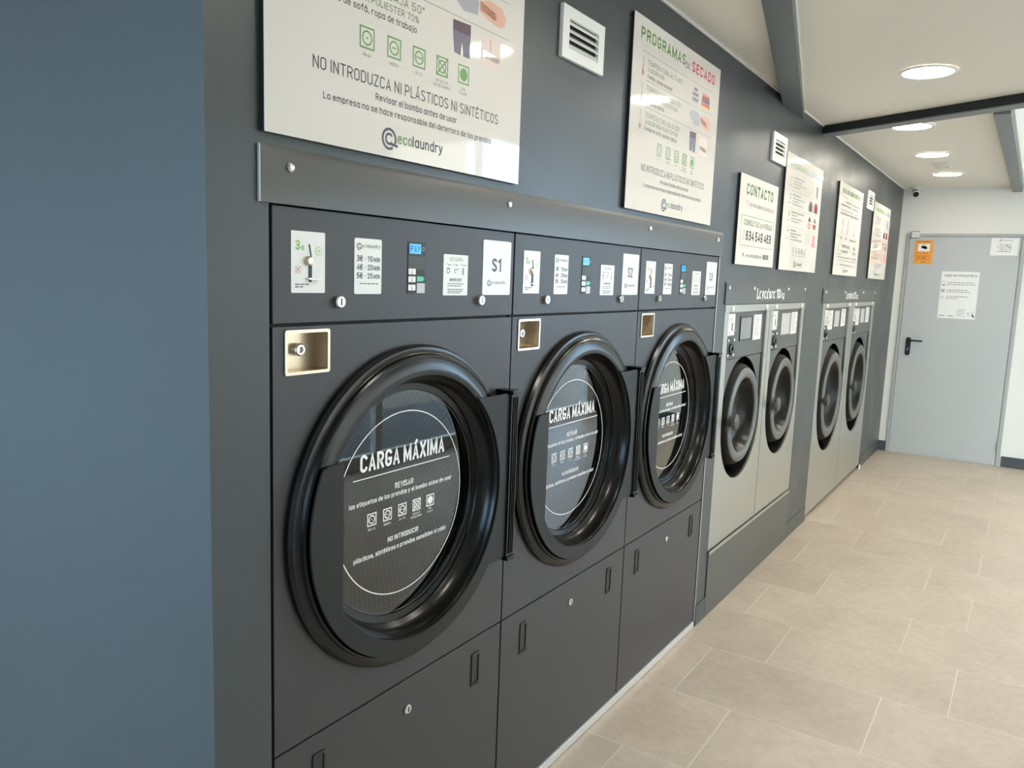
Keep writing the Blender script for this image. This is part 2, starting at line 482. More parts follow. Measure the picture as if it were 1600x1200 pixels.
# ------------------------------------------------------------------ mesh helper
class MB:
    def __init__(self):
        self.v, self.f, self.mi = [], [], []

    def add(self, verts, faces, m=0):
        n = len(self.v)
        self.v += [tuple(p) for p in verts]
        self.f += [tuple(i + n for i in f) for f in faces]
        self.mi += [m] * len(faces)
        return self

    def box(self, x0, x1, y0, y1, z0, z1, m=0):
        return self.add([(x0, y0, z0), (x1, y0, z0), (x1, y1, z0), (x0, y1, z0), (x0, y0, z1), (x1, y0, z1), (x1, y1, z1), (x0, y1, z1)],
                        [(3, 2, 1, 0), (4, 5, 6, 7), (0, 1, 5, 4), (1, 2, 6, 5), (2, 3, 7, 6), (3, 0, 4, 7)], m)

    def prism(self, pts, y0, y1, m=0):
        """polygon in x,z extruded from front y0 to back y1"""
        n = len(pts)
        v = [(x, y0, z) for x, z in pts] + [(x, y1, z) for x, z in pts]
        f = [tuple(range(n)), tuple(reversed(range(n, 2 * n)))]
        f += [(i, i + n, (i + 1) % n + n, (i + 1) % n) for i in range(n)]
        return self.add(v, f, m)

    def flat(self, pts, y, m=0):
        return self.add([(x, y, z) for x, z in pts], [tuple(range(len(pts)))], m)

    def rect(self, x0, x1, z0, z1, y, m=0):
        return self.flat([(x0, z0), (x1, z0), (x1, z1), (x0, z1)], y, m)

    def lathe(self, cx, cz, prof, n=64, m=0, close=False):
        """profile of (radius, y) turned about the y axis through cx, cz"""
        v, f = [], []
        for r, y in prof:
            for i in range(n):
                a = 2 * PI * i / n
                v.append((cx + r * math.cos(a), y, cz + r * math.sin(a)))
        for k in range(len(prof) - 1):
            for i in range(n):
                j = (i + 1) % n
                f.append((k * n + i, k * n + j, (k + 1) * n + j, (k + 1) * n + i))
        if close:
            f.append(tuple(range(n)))
            f.append(tuple(reversed(range((len(prof) - 1) * n, len(prof) * n))))
        return self.add(v, f, m)

    def ring_plate(self, inner, outer, y0, y1, closed=True, m=0):
        """plate between two point lists of equal length, with thickness"""
        n = len(inner)
        v = [(x, y0, z) for x, z in inner] + [(x, y0, z) for x, z in outer] + [(x, y1, z) for x, z in inner] + [(x, y1, z) for x, z in outer]
        f = []
        for i in range(n if closed else n - 1):
            j = (i + 1) % n
            f += [(i, j, n + j, n + i), (2 * n + i, 3 * n + i, 3 * n + j, 2 * n + j), (i, 2 * n + i, 2 * n + j, j), (n + i, n + j, 3 * n + j, 3 * n + i)]
        if not closed:
            f += [(0, n, 3 * n, 2 * n), (n - 1, 3 * n - 1, 4 * n - 1, 2 * n - 1)]
        return self.add(v, f, m)

    def ring(self, cx, cz, r0, r1, y, a0=0, a1=2 * PI, n=40, m=0, sx=1.0):
        v, f = [], []
        for i in range(n + 1):
            a = a0 + (a1 - a0) * i / n
            v += [(cx + sx * r0 * math.cos(a), y, cz + r0 * math.sin(a)), (cx + sx * r1 * math.cos(a), y, cz + r1 * math.sin(a))]
        for i in range(n):
            f.append((2 * i, 2 * i + 1, 2 * i + 3, 2 * i + 2))
        return self.add(v, f, m)

    def disc(self, cx, cz, r, y, n=28, m=0):
        return self.flat([(cx + r * math.cos(2 * PI * i / n), cz + r * math.sin(2 * PI * i / n)) for i in range(n)], y, m)

    def text(self, s, x0, x1, zb, h, y, bold=0.0, m=0):
        """letters fitted between x0 and x1 on base line zb, capital height h"""
        v, f = stroke_text(s, x0, x1, zb, h, 0.125 + bold * 2.4)
        return self.add([(p[0], y, p[1]) for p in v], f, m)

    def build(self, name, mats, parent=None, loc=None, bevel=0.0, smooth=True, uv=None):
        if not isinstance(mats, (list, tuple)):
            mats = [mats]
        me = bpy.data.meshes.new(name)
        me.from_pydata(self.v, [], self.f)
        bm = bmesh.new()
        bm.from_mesh(me)
        bmesh.ops.remove_doubles(bm, verts=bm.verts, dist=1e-6)
        bmesh.ops.dissolve_degenerate(bm, edges=bm.edges, dist=1e-7)
        if uv != 'print':
            bmesh.ops.recalc_face_normals(bm, faces=bm.faces)
        bm.to_mesh(me)
        bm.free()
        for mm in mats:
            me.materials.append(MT[mm])
        if len(mats) > 1 and len(me.polygons) == len(self.mi):
            for p, i in zip(me.polygons, self.mi):
                p.material_index = i
        if smooth:
            me.shade_smooth()
            me.set_sharp_from_angle(angle=math.radians(32))
        o = bpy.data.objects.new(name, me)
        COL.objects.link(o)
        o.parent = parent
        if loc:
            o.location = loc
        if bevel:
            bv = o.modifiers.new('edge', 'BEVEL')
            bv.width = bevel
            bv.segments = 2
            bv.limit_method = 'ANGLE'
            bv.angle_limit = math.radians(40)
        return o


class Print(MB):
    """flat print; a list of materials, one per colour"""

    def __init__(self, y):
        super().__init__()
        self.y = y
        self.mats = []

    def k(self, m):
        if m not in self.mats:
            self.mats.append(m)
        return self.mats.index(m)

    def t(self, s, x0, x1, zb, h, m='ink', bold=0.0):
        self.text(s, x0, x1, zb, h, self.y, bold, self.k(m))

    def r(self, x0, x1, z0, z1, m='ink'):
        self.rect(x0, x1, z0, z1, self.y, self.k(m))

    def poly(self, pts, m):
        self.flat(pts, self.y, self.k(m))

    def o(self, cx, cz, r0, r1, m, a0=0, a1=2 * PI, sx=1.0):
        self.ring(cx, cz, r0, r1, self.y, a0, a1, 32, self.k(m), sx)

    def d(self, cx, cz, r, m):
        self.disc(cx, cz, r, self.y, 24, self.k(m))

    def seg(self, x0, z0, x1, z1, wd, m):
        L = math.hypot(x1 - x0, z1 - z0)
        nx, nz = -(z1 - z0) / L * wd / 2, (x1 - x0) / L * wd / 2
        self.poly([(x0 + nx, z0 + nz), (x0 - nx, z0 - nz), (x1 - nx, z1 - nz), (x1 + nx, z1 + nz)], m)

    def words(self, x0, x1, z, h, m='ink_light', seed=0):
        """a line of print too small to read, as word-long strokes"""
        rr = random.Random(seed + int(x0 * 997) + int(z * 7919))
        x = x0
        while x < x1 - h:
            wl = min(x1 - x, h * rr.uniform(2.0, 5.5))
            self.r(x, x + wl, z, z + h, m)
            x += wl + h * 0.8

    def finish(self, name, parent):
        me = bpy.data.meshes.new(name)
        me.from_pydata(self.v, [], self.f)
        for mm in self.mats:
            me.materials.append(MT[mm])
        for p, i in zip(me.polygons, self.mi):
            p.material_index = i
        # every printed face looks out of the sheet
        bm = bmesh.new()
        bm.from_mesh(me)
        bm.normal_update()
        flip = [f for f in bm.faces if f.normal.y > 0]
        bmesh.ops.reverse_faces(bm, faces=flip)
        bm.to_mesh(me)
        bm.free()
        o = bpy.data.objects.new(name, me)
        COL.objects.link(o)
        o.parent = parent
        return o


def empty(name, loc, rz=0.0):
    o = bpy.data.objects.new(name, None)
    o.empty_display_size = 0.1
    o.location = loc
    o.rotation_euler = (0, 0, rz)
    COL.objects.link(o)
    return o


def tag(o, label=None, cat=None, group=None, kind=None):
    if label:
        o['label'] = label
    if cat:
        o['category'] = cat
    if group:
        o['group'] = group
    if kind:
        o['kind'] = kind
    return o


def copy_tree(o, parent=None):
    c = o.copy()
    COL.objects.link(c)
    c.parent = parent
    for ch in o.children:
        copy_tree(ch, c)
    return c


def rounded(x0, x1, z0, z1, r, n=4):
    pts = []
    for cx, cz, a in ((x1 - r, z1 - r, 0), (x0 + r, z1 - r, PI / 2), (x0 + r, z0 + r, PI), (x1 - r, z0 + r, 1.5 * PI)):
        for i in range(n + 1):
            b = a + PI / 2 * i / n
            pts.append((cx + r * math.cos(b), cz + r * math.sin(b)))
    return pts


def rect_ray(x0, x1, z0, z1, cx, cz, a):
    c, s = math.cos(a), math.sin(a)
    t = 1e9
    if c > 1e-9:
        t = min(t, (x1 - cx) / c)
    if c < -1e-9:
        t = min(t, (x0 - cx) / c)
    if s > 1e-9:
        t = min(t, (z1 - cz) / s)
    if s < -1e-9:
        t = min(t, (z0 - cz) / s)
    return (cx + t * c, cz + t * s)


def hole_angles(x0, x1, z0, z1, cx, cz, extra=(), n=72):
    a = [2 * PI * i / n for i in range(n)]
    for x in (x0, x1):
        for z in (z0, z1):
            a.append(math.atan2(z - cz, x - cx) % (2 * PI))
    a += [e % (2 * PI) for e in extra]
    return sorted(set(round(q, 6) for q in a))


def screw_mesh(mb, x, z, y, r=0.009, h=0.006):
    mb.lathe(x, z, [(r, y), (r, y - h * 0.35), (r * 0.75, y - h * 0.8), (r * 0.35, y - h), (0.0005, y - h)], 16)


# ================================================================== THE SETTING
S = 'structure'
# floor: grout bed with tiles laid on it
fl = MB().box(ROOM_X0, ROOM_X1, FACADE_Y, 1.6, -0.06, -0.0003).build('floor', 'grout')
tag(fl, 'grey beige stone look tiled floor', kind=S)
TW, TL, G = 0.4435, 0.668, 0.0042
tile_me = None
rows = range(-10, 15)
for k in rows:
    x0 = 2.297 + TW * (k - 1)
    x1 = x0 + TW
    if x1 < ROOM_X0 + 0.02 or x0 > ROOM_X1 - 0.02:
        continue
    base = -0.143 if k % 2 == 0 else -0.367
    j = -2
    while True:
        ya = base - TL * j
        yb = ya - TL
        j += 1
        if ya < FACADE_Y + 0.03:
            break
        if yb > 1.58:
            continue
        if x0 > 0.82 and yb > 0.02:
            continue
        cx0, cx1 = max(x0, ROOM_X0 + 0.001), min(x1, ROOM_X1 - 0.001)
        cy0, cy1 = max(yb, FACADE_Y + 0.001), min(ya, 1.599)
        if x0 > 0.82:
            cy1 = min(cy1, 0.02)
        full = abs(cx1 - cx0 - TW) < 1e-4 and abs(cy1 - cy0 - TL) < 1e-4
        if full and tile_me:
            t = bpy.data.objects.new('tile', tile_me)
            COL.objects.link(t)
            t.parent = fl
        else:
            hx, hy = (cx1 - cx0 - G) / 2, (cy1 - cy0 - G) / 2
            t = MB().box(-hx, hx, -hy, hy, -0.02, 0.0).build('tile', 'tile', fl, smooth=False)
            if full:
                tile_me = t.data
        t.location = ((cx0 + cx1) / 2, (cy0 + cy1) / 2, 0.0)

# machine wall: grey panels round the openings for the machines
W0, W1 = 0.82, ROOM_X1          # corner and end wall
DX0, DX1 = 0.947, 3.322         # dryer opening
A0, A1 = 3.449, 4.888           # small washers
B0, B1 = 5.368, 7.302           # large washers
TH = 0.05
wm = MB()
wm.box(W0, DX0, 0, TH, 0, CEIL)
wm.box(DX0, DX1, 0, TH, 1.668, CEIL)
wm.box(DX1, A0, 0, TH, 0, CEIL)
wm.box(A0, A1, 0, TH, 1.461, CEIL)
wm.box(A1, B0, 0, TH, 0, CEIL)
wm.box(B0, B1, 0, TH, 1.451, CEIL)
wm.box(B1, W1, 0, TH, 0, CEIL)
wl = wm.build('wall_left', 'wall_paint')
tag(wl, 'dark grey painted panel wall that holds the machines', kind=S)
wr = MB().box(W0, W0 + TH, TH, 1.6, 0, CEIL).build('wall_return', 'wall_paint')
tag(wr, 'blue grey end face of the machine enclosure', kind=S)
wb = MB().box(ROOM_X0, W0, 1.6, 1.65, 0, HIGH).build('wall_back', 'endwall')
tag(wb, 'white wall beside the entrance', kind=S)
we = MB().box(ROOM_X1, ROOM_X1 + 0.1, FACADE_Y, 1.65, 0, HIGH).build('wall_end', 'endwall')
tag(we, 'white end wall with the grey door', kind=S)
# plinth under the small washers, and low base strips
pl = MB().box(A0 + 0.003, 4.878, -0.006, 0.6, 0.0, 0.317).build('trim_1', 'cover', bevel=0.001)
tag(pl, 'grey metal plinth under the first two washers', kind=S)
st = MB().box(A0 + 0.004, 4.862, -0.009, -0.0062, 0.305, 0.321).build('plinth_ledge', 'brushed', pl)
bb0 = MB().box(DX1 + 0.012, A0 + 0.002, -0.005, -0.0005, 0, 0.1).build('baseboard_dryer', 'wall_paint')
tag(bb0, 'grey base strip between dryer S3 and the plinth', kind=S)
bb = MB().box(4.886, 5.362, -0.004, -0.0005, 0, 0.1).build('baseboard_left', 'wall_paint')
tag(bb, 'grey base strip between the washers', kind=S)
bb2 = MB().box(7.31, ROOM_X1 - 0.001, -0.004, -0.0005, 0, 0.1).build('baseboard_far', 'wall_paint')
tag(bb2, 'grey base strip past the large washers', kind=S)
wd = MB().add([(7.265, -0.014, 0.0), (7.305, -0.014, 0.0), (7.305, -0.014, 0.034), (7.265, -0.0045, 0.0), (7.305, -0.0045, 0.0), (7.305, -0.0045, 0.034)],
              [(0, 1, 2), (5, 4, 3), (0, 3, 4, 1), (1, 4, 5, 2), (2, 5, 3, 0)]).build('trim_2', 'trim')
tag(wd, 'small white wedge at the foot of the large washers', kind=S)
ed = MB().box(DX1 + 0.0005, DX1 + 0.006, -0.003, -0.0004, 0.03, 1.664).build('trim_3', 'alum')
tag(ed, 'thin bright edge strip beside the third dryer', kind=S)

# ceiling, upper bright bay, trims and beams
BAY = 4.62                      # the bright higher bay starts behind the cross beam
ce = MB().box(BAY, ROOM_X1, -0.950, 1.65, CEIL, CEIL + 0.06).box(ROOM_X0, BAY, FACADE_Y, 1.65, CEIL, CEIL + 0.06).build('ceiling', 'ceil')
tag(ce, 'plain off-white lower ceiling', kind=S)
cf = MB().box(BAY, ROOM_X1, -0.950, -0.930, CEIL + 0.06, HIGH).box(BAY - 0.03, BAY, FACADE_Y, -0.955, CEIL + 0.06, HIGH).build('wall_bulkhead', 'high')
tag(cf, 'white upstand between lower and upper ceiling', kind=S)
ch = MB().box(BAY - 0.03, ROOM_X1, FACADE_Y, -0.930, HIGH, HIGH + 0.06).build('ceiling_upper', 'high')
tag(ch, 'white upper ceiling along the glass front', kind=S)
t1 = MB().box(W0, ROOM_X1, -0.008, -0.0003, CEIL - 0.007, CEIL - 0.0003).build('trim_4', 'trim')
tag(t1, 'white bead between grey wall and ceiling', kind=S)


def beam(name, p0, p1, wd_, dp, m, label):
    d = Vector((p1[0] - p0[0], p1[1] - p0[1], 0))
    L = d.length
    o = MB().box(0, L, -wd_ / 2, wd_ / 2, -dp, -0.0005).build(name, m, bevel=0.002)
    o.location = (p0[0], p0[1], CEIL)
    o.rotation_euler = (0, 0, math.atan2(d.y, d.x))
    tag(o, label, kind=S)
    return o


def unit(a):
    return math.cos(a), math.sin(a)


c12, s12 = unit(math.radians(12.4))
b1 = beam('beam', (4.29 + 0.25 * c12, -0.0015 + 0.25 * s12), (4.29 - 4.3 * c12, -0.0015 - 4.3 * s12), 0.093, 0.045, 'beam', 'grey ceiling beam running from the wall towards the entrance')
tb = MB().box(0.25, 4.5, 0.0467, 0.051, -0.006, -0.0004).build('white_bead', 'trim', b1)
b2 = beam('beam', (4.985 + 0.025, 0.004), (4.985 - 0.4226 * 1.45 / 0.906, -1.50), 0.09, 0.044, 'beam_dark', 'dark grey beam crossing the ceiling between two lamps')  # darker sides than the other beams
MB().box(0.0, 1.64, -0.047, 0.047, -0.0505, -0.0445).build('bottom_strip', 'beam_light', b2)  # paler strip along the underside of the dark beam
b3 = beam('beam', (ROOM_X1 - 0.001, -0.905), (4.72, -0.905), 0.075, 0.05, 'beam_light', 'mid grey ceiling beam ending above the grey door')

# glass fronts
def glazing(name, x0, x1, z0, z1, nx, label, loc, rz):
    root = empty(name, loc, rz)
    tag(root, label, kind=S)
    f = MB()
    f.box(x0, x1, 0, 0.06, z0, z0 + 0.1)
    f.box(x0, x1, 0, 0.06, z1 - 0.08, z1)
    f.box(x0, x1, 0, 0.06, 2.10, 2.17)
    for i in range(nx + 1):
        x = x0 + (x1 - x0) * i / nx
        f.box(max(x0, x - 0.035), min(x1, x + 0.035), 0.001, 0.059, z0 + 0.1, z1 - 0.08)
    f.build('window_frame', 'frame_white', root)
    for i in range(nx):
        xa, xb = x0 + (x1 - x0) * i / nx + 0.036, x0 + (x1 - x0) * (i + 1) / nx - 0.036
        MB().box(xa, xb, 0.027, 0.033, z0 + 0.101, 2.099).build('pane', 'window_glass', root)
        MB().box(xa, xb, 0.027, 0.033, 2.171, z1 - 0.081).build('pane', 'window_glass', root)
    return root


glazing("window_1", 0, 3.58, 0.0, HIGH, 3, 'tall white framed glass shop front facing the washers', (8.2, FACADE_Y, 0), PI)
glazing("window_3", 0, 3.02, 0.0, CEIL, 2, 'white framed glass shop front facing the dryers', (BAY, FACADE_Y, 0), PI)
glazing('window_2', 0, 2.2, 0.95, CEIL, 2, 'white framed window by the entrance', (ROOM_X0, -0.6, 0), PI / 2)
ws = MB().box(ROOM_X0 - 0.06, ROOM_X0, -0.6, 1.6, 0, 0.95).build('wall_sill_added', 'endwall')  # added to lessen daylight on the lower part of the end face
tag(ws, 'low white wall added under the entrance window to cut daylight', kind=S)
wf = MB().box(ROOM_X0 - 0.06, ROOM_X0, FACADE_Y, -0.6, 0, HIGH).build('wall_front_added', 'endwall')  # added in place of glass, narrows the blue entrance light
tag(wf, 'unseen white wall added to narrow the entrance daylight', kind=S)
wk = MB().box(8.2, ROOM_X1 + 0.1, FACADE_Y - 0.06, FACADE_Y, 0, HIGH).build('wall_jamb', 'endwall')
tag(wk, 'white wall stub at the far end of the shop front', kind=S)
wz = MB().box(W0, ROOM_X1 + 0.1, 1.6, 1.65, 0, HIGH).build('wall_rear_added', 'endwall')  # added to stop sun entering the cavity behind the machines
tag(wz, 'unseen rear wall added behind the machines to keep sun out', kind=S)
rf = MB().box(ROOM_X0 - 0.06, ROOM_X1 + 0.1, -0.929, 1.65, HIGH, HIGH + 0.06).box(ROOM_X0 - 0.06, BAY - 0.031, FACADE_Y - 0.06, -0.955, HIGH, HIGH + 0.06).build('roof', 'high')
tag(rf, 'flat roof over the lower ceiling', kind=S)
xb = MB().box(-12, 17, -12.2, -11.6, -0.06, 17.0).build('wall_opposite_added', 'facade')  # added out of view: blocks blue sky, bounces warm light indoors
tag(xb, 'unseen pale building added across the street to block sky and bounce warm light', kind=S)
wr2 = MB().box(ROOM_X0, 1.6, FACADE_Y - 0.06, FACADE_Y, 0, HIGH).build('wall_right_added', 'endwall')  # added instead of shop-front glass, dims daylight on the near machines
tag(wr2, 'unseen white wall added opposite the first dryers to cut daylight', kind=S)
pv = MB().box(-16, 20, -14, 10, -0.12, -0.065).build('pavement', 'pavement')
tag(pv, 'grey pavement outside the shop', kind=S)
for i, (ya, yb) in enumerate(((-0.066, 0.0), (-3.09, -1.02))):
    b = MB().box(ROOM_X1 - 0.012, ROOM_X1 - 0.0005, ya, yb - 0.005, 0.0005, 0.096).build('baseboard_end', 'skirting')
    tag(b, ['dark grey skirting stub between washer wall and door', 'dark grey skirting along the white end wall'][i], kind=S)

# ================================================================== SHARED PRINT MOTIFS
def logo(p, x0, zc, h, wd_, dark='ink', green='green', both=True):
    """ring mark followed by the word; h = ring height, wd_ = whole width"""
    r = h / 2
    cx = x0 + r
    p.o(cx, zc, r * 0.76, r, dark, math.radians(-25), math.radians(305))
    p.o(cx, zc, r * 0.34, r * 0.56, dark, math.radians(35), math.radians(325))
    p.seg(cx + r * 0.25, zc - r * 0.42, cx + r * 1.2, zc - r * 0.55, r * 0.24, dark)
    if wd_ > h:
        xs = x0 + h * 1.08
        xm = xs + (x0 + wd_ - xs) * 0.315
        p.t('eco', xs, xm - h * 0.02, zc - h * 0.13, h * 0.50, green, 0.012)
        p.t('laundry', xm + h * 0.01, x0 + wd_, zc - h * 0.13, h * 0.50, dark, 0.012)


def care_icon(p, kind, x, z, s, m, wdt=0.09):
    """square care symbol, lower corner x,z, side s"""
    w_ = s * wdt
    p.r(x, x + s, z, z + w_, m)
    p.r(x, x + s, z + s - w_, z + s, m)
    p.r(x, x + w_, z + w_, z + s - w_, m)
    p.r(x + s - w_, x + s, z + w_, z + s - w_, m)
    cx, cz = x + s / 2, z + s / 2
    if kind == 4:
        p.d(cx, cz, s * 0.34, m)
        return
    p.o(cx, cz, s * 0.34 - w_, s * 0.34, m)
    if kind == 3:
        p.seg(x + w_, z + w_, x + s - w_, z + s - w_, w_, m)
        p.seg(x + w_, z + s - w_, x + s - w_, z + w_, w_, m)
    else:
        for i in range(kind + 1):
            p.d(cx + (i - kind / 2) * s * 0.16, cz, s * 0.055, m)


# ================================================================== DRYERS
DW = 0.789
CXD, CZD = 0.395, 1.028


def make_dryer():
    t = empty('tumble_dryer', (0.9505, 0, 0))
    # cabinet
    c = MB()
    c.box(0.005, 0.012, 0.014, 0.70, 0.03, 1.664)
    c.box(DW - 0.012, DW - 0.005, 0.014, 0.70, 0.03, 1.664)
    c.box(0.012, DW - 0.012, 0.014, 0.70, 0.03, 0.045)
    c.box(0.012, DW - 0.012, 0.014, 0.70, 1.65, 1.664)
    c.box(0.012, DW - 0.012, 0.69, 0.70, 0.045, 1.65)
    c.box(0.012, DW - 0.012, 0.014, 0.03, 1.445, 1.453)
    c.box(0.012, DW - 0.012, 0.014, 0.03, 0.596, 0.604)
    c.build('cabinet', 'inside', t)
    MB().box(0.0038, DW - 0.0022, 0.0, 0.0135, 1.4515, 1.664).build('control_panel', 'dryer', t, bevel=0.0012)
    # front with door hole and recess hole
    f = MB()
    hx0, hx1, hz0, hz1 = 0.034, 0.138, 1.358, 1.435
    zt, zb, zs = 1.4455, 0.6025, 1.358
    xa, xb = 0.0038, DW - 0.0022
    f.box(xa, hx0, 0, 0.0135, zs, zt)
    f.box(hx1, xb, 0, 0.0135, zs, zt)
    f.box(hx0, hx1, 0, 0.0135, hz1, zt)
    angs = hole_angles(xa, xb, zb, zs, CXD, CZD)
    R = 0.322
    f.ring_plate([(CXD + R * math.cos(a), CZD + R * math.sin(a)) for a in angs], [rect_ray(xa, xb, zb, zs, CXD, CZD, a) for a in angs], 0, 0.0135)
    f.build('front_panel', 'dryer', t)
    # drawer
    d = MB().box(xa, xb, 0, 0.0135, 0.034, 0.5975).build('lower_panel', 'dryer', t, bevel=0.0012)
    for x in (0.100, 0.653):
        h = MB()
        o_, i_ = rounded(x, x + 0.034, 0.463, 0.557, 0.004), rounded(x + 0.004, x + 0.030, 0.468, 0.549, 0.003)
        h.ring_plate(i_, o_, -0.0035, -0.0004)
        h.flat(i_, -0.0008)
        h.box(x + 0.005, x + 0.029, -0.003, -0.0009, 0.470, 0.474)
        h.build('finger_pull', 'satin', d)
    lk = MB()
    lk.lathe(0.395, 0.524, [(0.0115, -0.0003), (0.0115, -0.005), (0.0095, -0.007), (0.0002, -0.007)], 24)
    l_ = lk.build('lock', 'chrome', d)
    MB().box(0.3935, 0.3965, -0.0078, -0.0071, 0.518, 0.530).build('key_slot', 'dark', d)
    MB().box(0.0, DW, -0.005, 0.012, 0.003, 0.031).build('kick_strip', 'alum', t, bevel=0.001)
    # recessed steel box with lock
    b = MB()
    o_, i_ = rounded(hx0 - 0.004, hx1 + 0.004, hz0 - 0.004, hz1 + 0.004, 0.005), rounded(hx0 + 0.002, hx1 - 0.002, hz0 + 0.002, hz1 - 0.002, 0.003)
    b.ring_plate(i_, o_, -0.003, -0.0003)
    n = len(i_)
    b.add([(x, -0.001, z) for x, z in i_] + [(x, 0.036, z) for x, z in i_], [(i, (i + 1) % n, n + (i + 1) % n, n + i) for i in range(n)])
    b.flat(i_, 0.036)
    rb = b.build('recess_box', 'stainless', t)
    MB().lathe(0.089, 1.398, [(0.0125, 0.0357), (0.0125, 0.024), (0.010, 0.021), (0.0065, 0.021), (0.006, 0.026), (0.0002, 0.026)], 24).build('lock', 'chrome', rb)
    # two cam locks on the control panel
    for x in (0.164, 0.638):
        q = MB().lathe(x, 1.491, [(0.0125, -0.0003), (0.0125, -0.008), (0.0105, -0.011), (0.0002, -0.011)], 24).build('panel_lock', 'chrome', t)
        MB().box(x - 0.0014, x + 0.0014, -0.0118, -0.0111, 1.484, 1.498).build('key_slot', 'dark', q)
    # coin plate
    cp = MB().prism(rounded(0.046, 0.129, 1.508, 1.622, 0.002), -0.0012, -0.0003).build('coin_plate', 'white', t)
    MB().prism([(0.0880, 1.5985), (0.0905, 1.5985), (0.0955, 1.574), (0.0930, 1.574)], -0.0022, -0.0014).build('coin_slot', 'dark', cp)
    MB().lathe(0.086, 1.568, [(0.009, -0.0014), (0.009, -0.006), (0.006, -0.009), (0.0002, -0.0095)], 20).build('return_button', 'stainless', cp)
    MB().prism(rounded(0.0875, 0.0955, 1.528, 1.5615, 0.0038), -0.0022, -0.0014).build('lever_slot', 'dark', cp)
    MB().box(0.082, 0.112, -0.010, -0.0024, 1.5325, 1.5365).build('return_lever', 'chrome', cp, bevel=0.001)
    p = Print(-0.0014)
    p.t('3', 0.056, 0.067, 1.587, 0.018, 'lime', 0.03)
    p.t('€', 0.069, 0.0775, 1.5865, 0.010, 'lime', 0.03)
    p.finish('price_lettering', cp)
    p = Print(-0.0014)
    p.o(0.114, 1.587, 0.0066, 0.0076, 'lime')
    p.o(0.1125, 1.587, 0.0085, 0.0092, 'lime', PI / 2, 1.5 * PI)
    p.t('€', 0.1115, 0.1165, 1.5845, 0.005, 'lime', 0.02)
    p.finish('coin_symbol', cp)
    p = Print(-0.0014)
    p.o(0.062, 1.551, 0.0066, 0.0074, 'pink')
    p.seg(0.056, 1.545, 0.068, 1.557, 0.0012, 'red')
    p.seg(0.056, 1.557, 0.068, 1.545, 0.0012, 'red')
    p.finish('crossed_coin_symbol', cp)
    p = Print(-0.0014)
    p.words(0.055, 0.090, 1.5225, 0.0026, 'ink_mid')
    p.words(0.055, 0.078, 1.518, 0.0026, 'ink_mid', 3)
    p.finish('lettering', cp)
    # price sticker
    ps = MB().prism(rounded(0.208, 0.287, 1.506, 1.618, 0.004), -0.0010, -0.0003).build('price_sticker', 'white', t)
    p = Print(-0.0012)
    logo(p, 0.2135, 1.6015, 0.0145, 0.068)
    p.finish('logo', ps)
    p = Print(-0.0012)
    for i, (a, b_) in enumerate((('3€', '15'), ('4€', '20'), ('5€', '25'))):
        z = 1.5715 - i * 0.0172
        p = Print(-0.0012)
        p.t(a, 0.2145, 0.2315, z, 0.0125, 'ink', 0.02)
        p.r(0.2375, 0.2405, z + 0.005, z + 0.0065, 'ink')
        p.t(b_, 0.2455, 0.2605, z, 0.0115, 'ink', 0.02)
        p.t('MIN', 0.263, 0.2815, z, 0.0095, 'ink', 0.02)
        p.finish('price_line', ps)
    p = Print(-0.0012)
    p.words(0.223, 0.280, 1.526, 0.0022, 'ink_mid')
    p.finish('small_print', ps)
    # display
    dp = MB().prism([(0.370, 1.506), (0.430, 1.506), (0.430, 1.620), (0.370, 1.620)], -0.0012, -0.0003).build('display', 'display', t)
    MB().prism([(0.374, 1.594), (0.412, 1.594), (0.412, 1.615), (0.374, 1.615)], -0.0022, -0.0013).build('lcd_screen', 'lcd', dp)
    p = Print(-0.0024)
    p.t('PAY', 0.377, 0.409, 1.598, 0.0135, 'lcd_ink', 0.02)
    p.finish('lettering', dp)
    p = Print(-0.0014)
    p.r(0.372, 0.428, 1.560, 1.588, 'display_mid')
    p.finish('grey_field', dp)
    p = Print(-0.0014)
    p.r(0.401, 0.428, 1.508, 1.530, 'screen_pale')
    p.finish('pale_field', dp)
    p = Print(-0.0014)
    p.o(0.421, 1.605, 0.0035, 0.0044, 'screen_pale')
    p.finish('ring_symbol', dp)
    for z in (1.549, 1.532, 1.514):
        k = MB().prism(rounded(0.3715, 0.395, z, z + 0.0125, 0.001), -0.0022, -0.0013).build('button', 'white', dp)
    MB().prism([(0.400, 1.534), (0.420, 1.534), (0.4255, 1.5395), (0.420, 1.545), (0.400, 1.545)], -0.0022, -0.0013).build('start_button', 'mint', dp)
    p = Print(-0.0024)
    for z in (1.549, 1.532, 1.514):
        p.r(0.3825, 0.384, z + 0.002, z + 0.0105, 'red')
        p.d(0.3833, z + 0.0035, 0.0018, 'red')
    p.finish('button_symbols', dp)
    # instruction sticker
    si = MB().prism(rounded(0.494, 0.588, 1.503, 1.598, 0.003), -0.0010, -0.0003).build('instruction_sticker', 'white', t)
    p = Print(-0.0012)
    p.t('SECADORA', 0.516, 0.568, 1.583, 0.0085, 'green_dark')
    for i in range(3):
        x = 0.502 + i * 0.0285
        p.t('%dº' % (i + 1), x, x + 0.006, 1.572, 0.005, 'ink')
        p.words(x + 0.008, x + 0.022, 1.5725, 0.0025, 'ink_light', i)
    p.o(0.512, 1.560, 0.004, 0.0065, 'green_dark')
    p.r(0.506, 0.518, 1.565, 1.567, 'green_dark')
    p.o(0.540, 1.560, 0.003, 0.0055, 'ink_light', 0.5, 5.0)
    p.r(0.546, 0.549, 1.562, 1.567, 'green_dark')
    p.r(0.566, 0.572, 1.552, 1.568, 'ink_light')
    p.r(0.570, 0.5725, 1.550, 1.556, 'green_dark')
    p.t('IMPORTANTE', 0.518, 0.564, 1.536, 0.007, 'ink', 0.02)
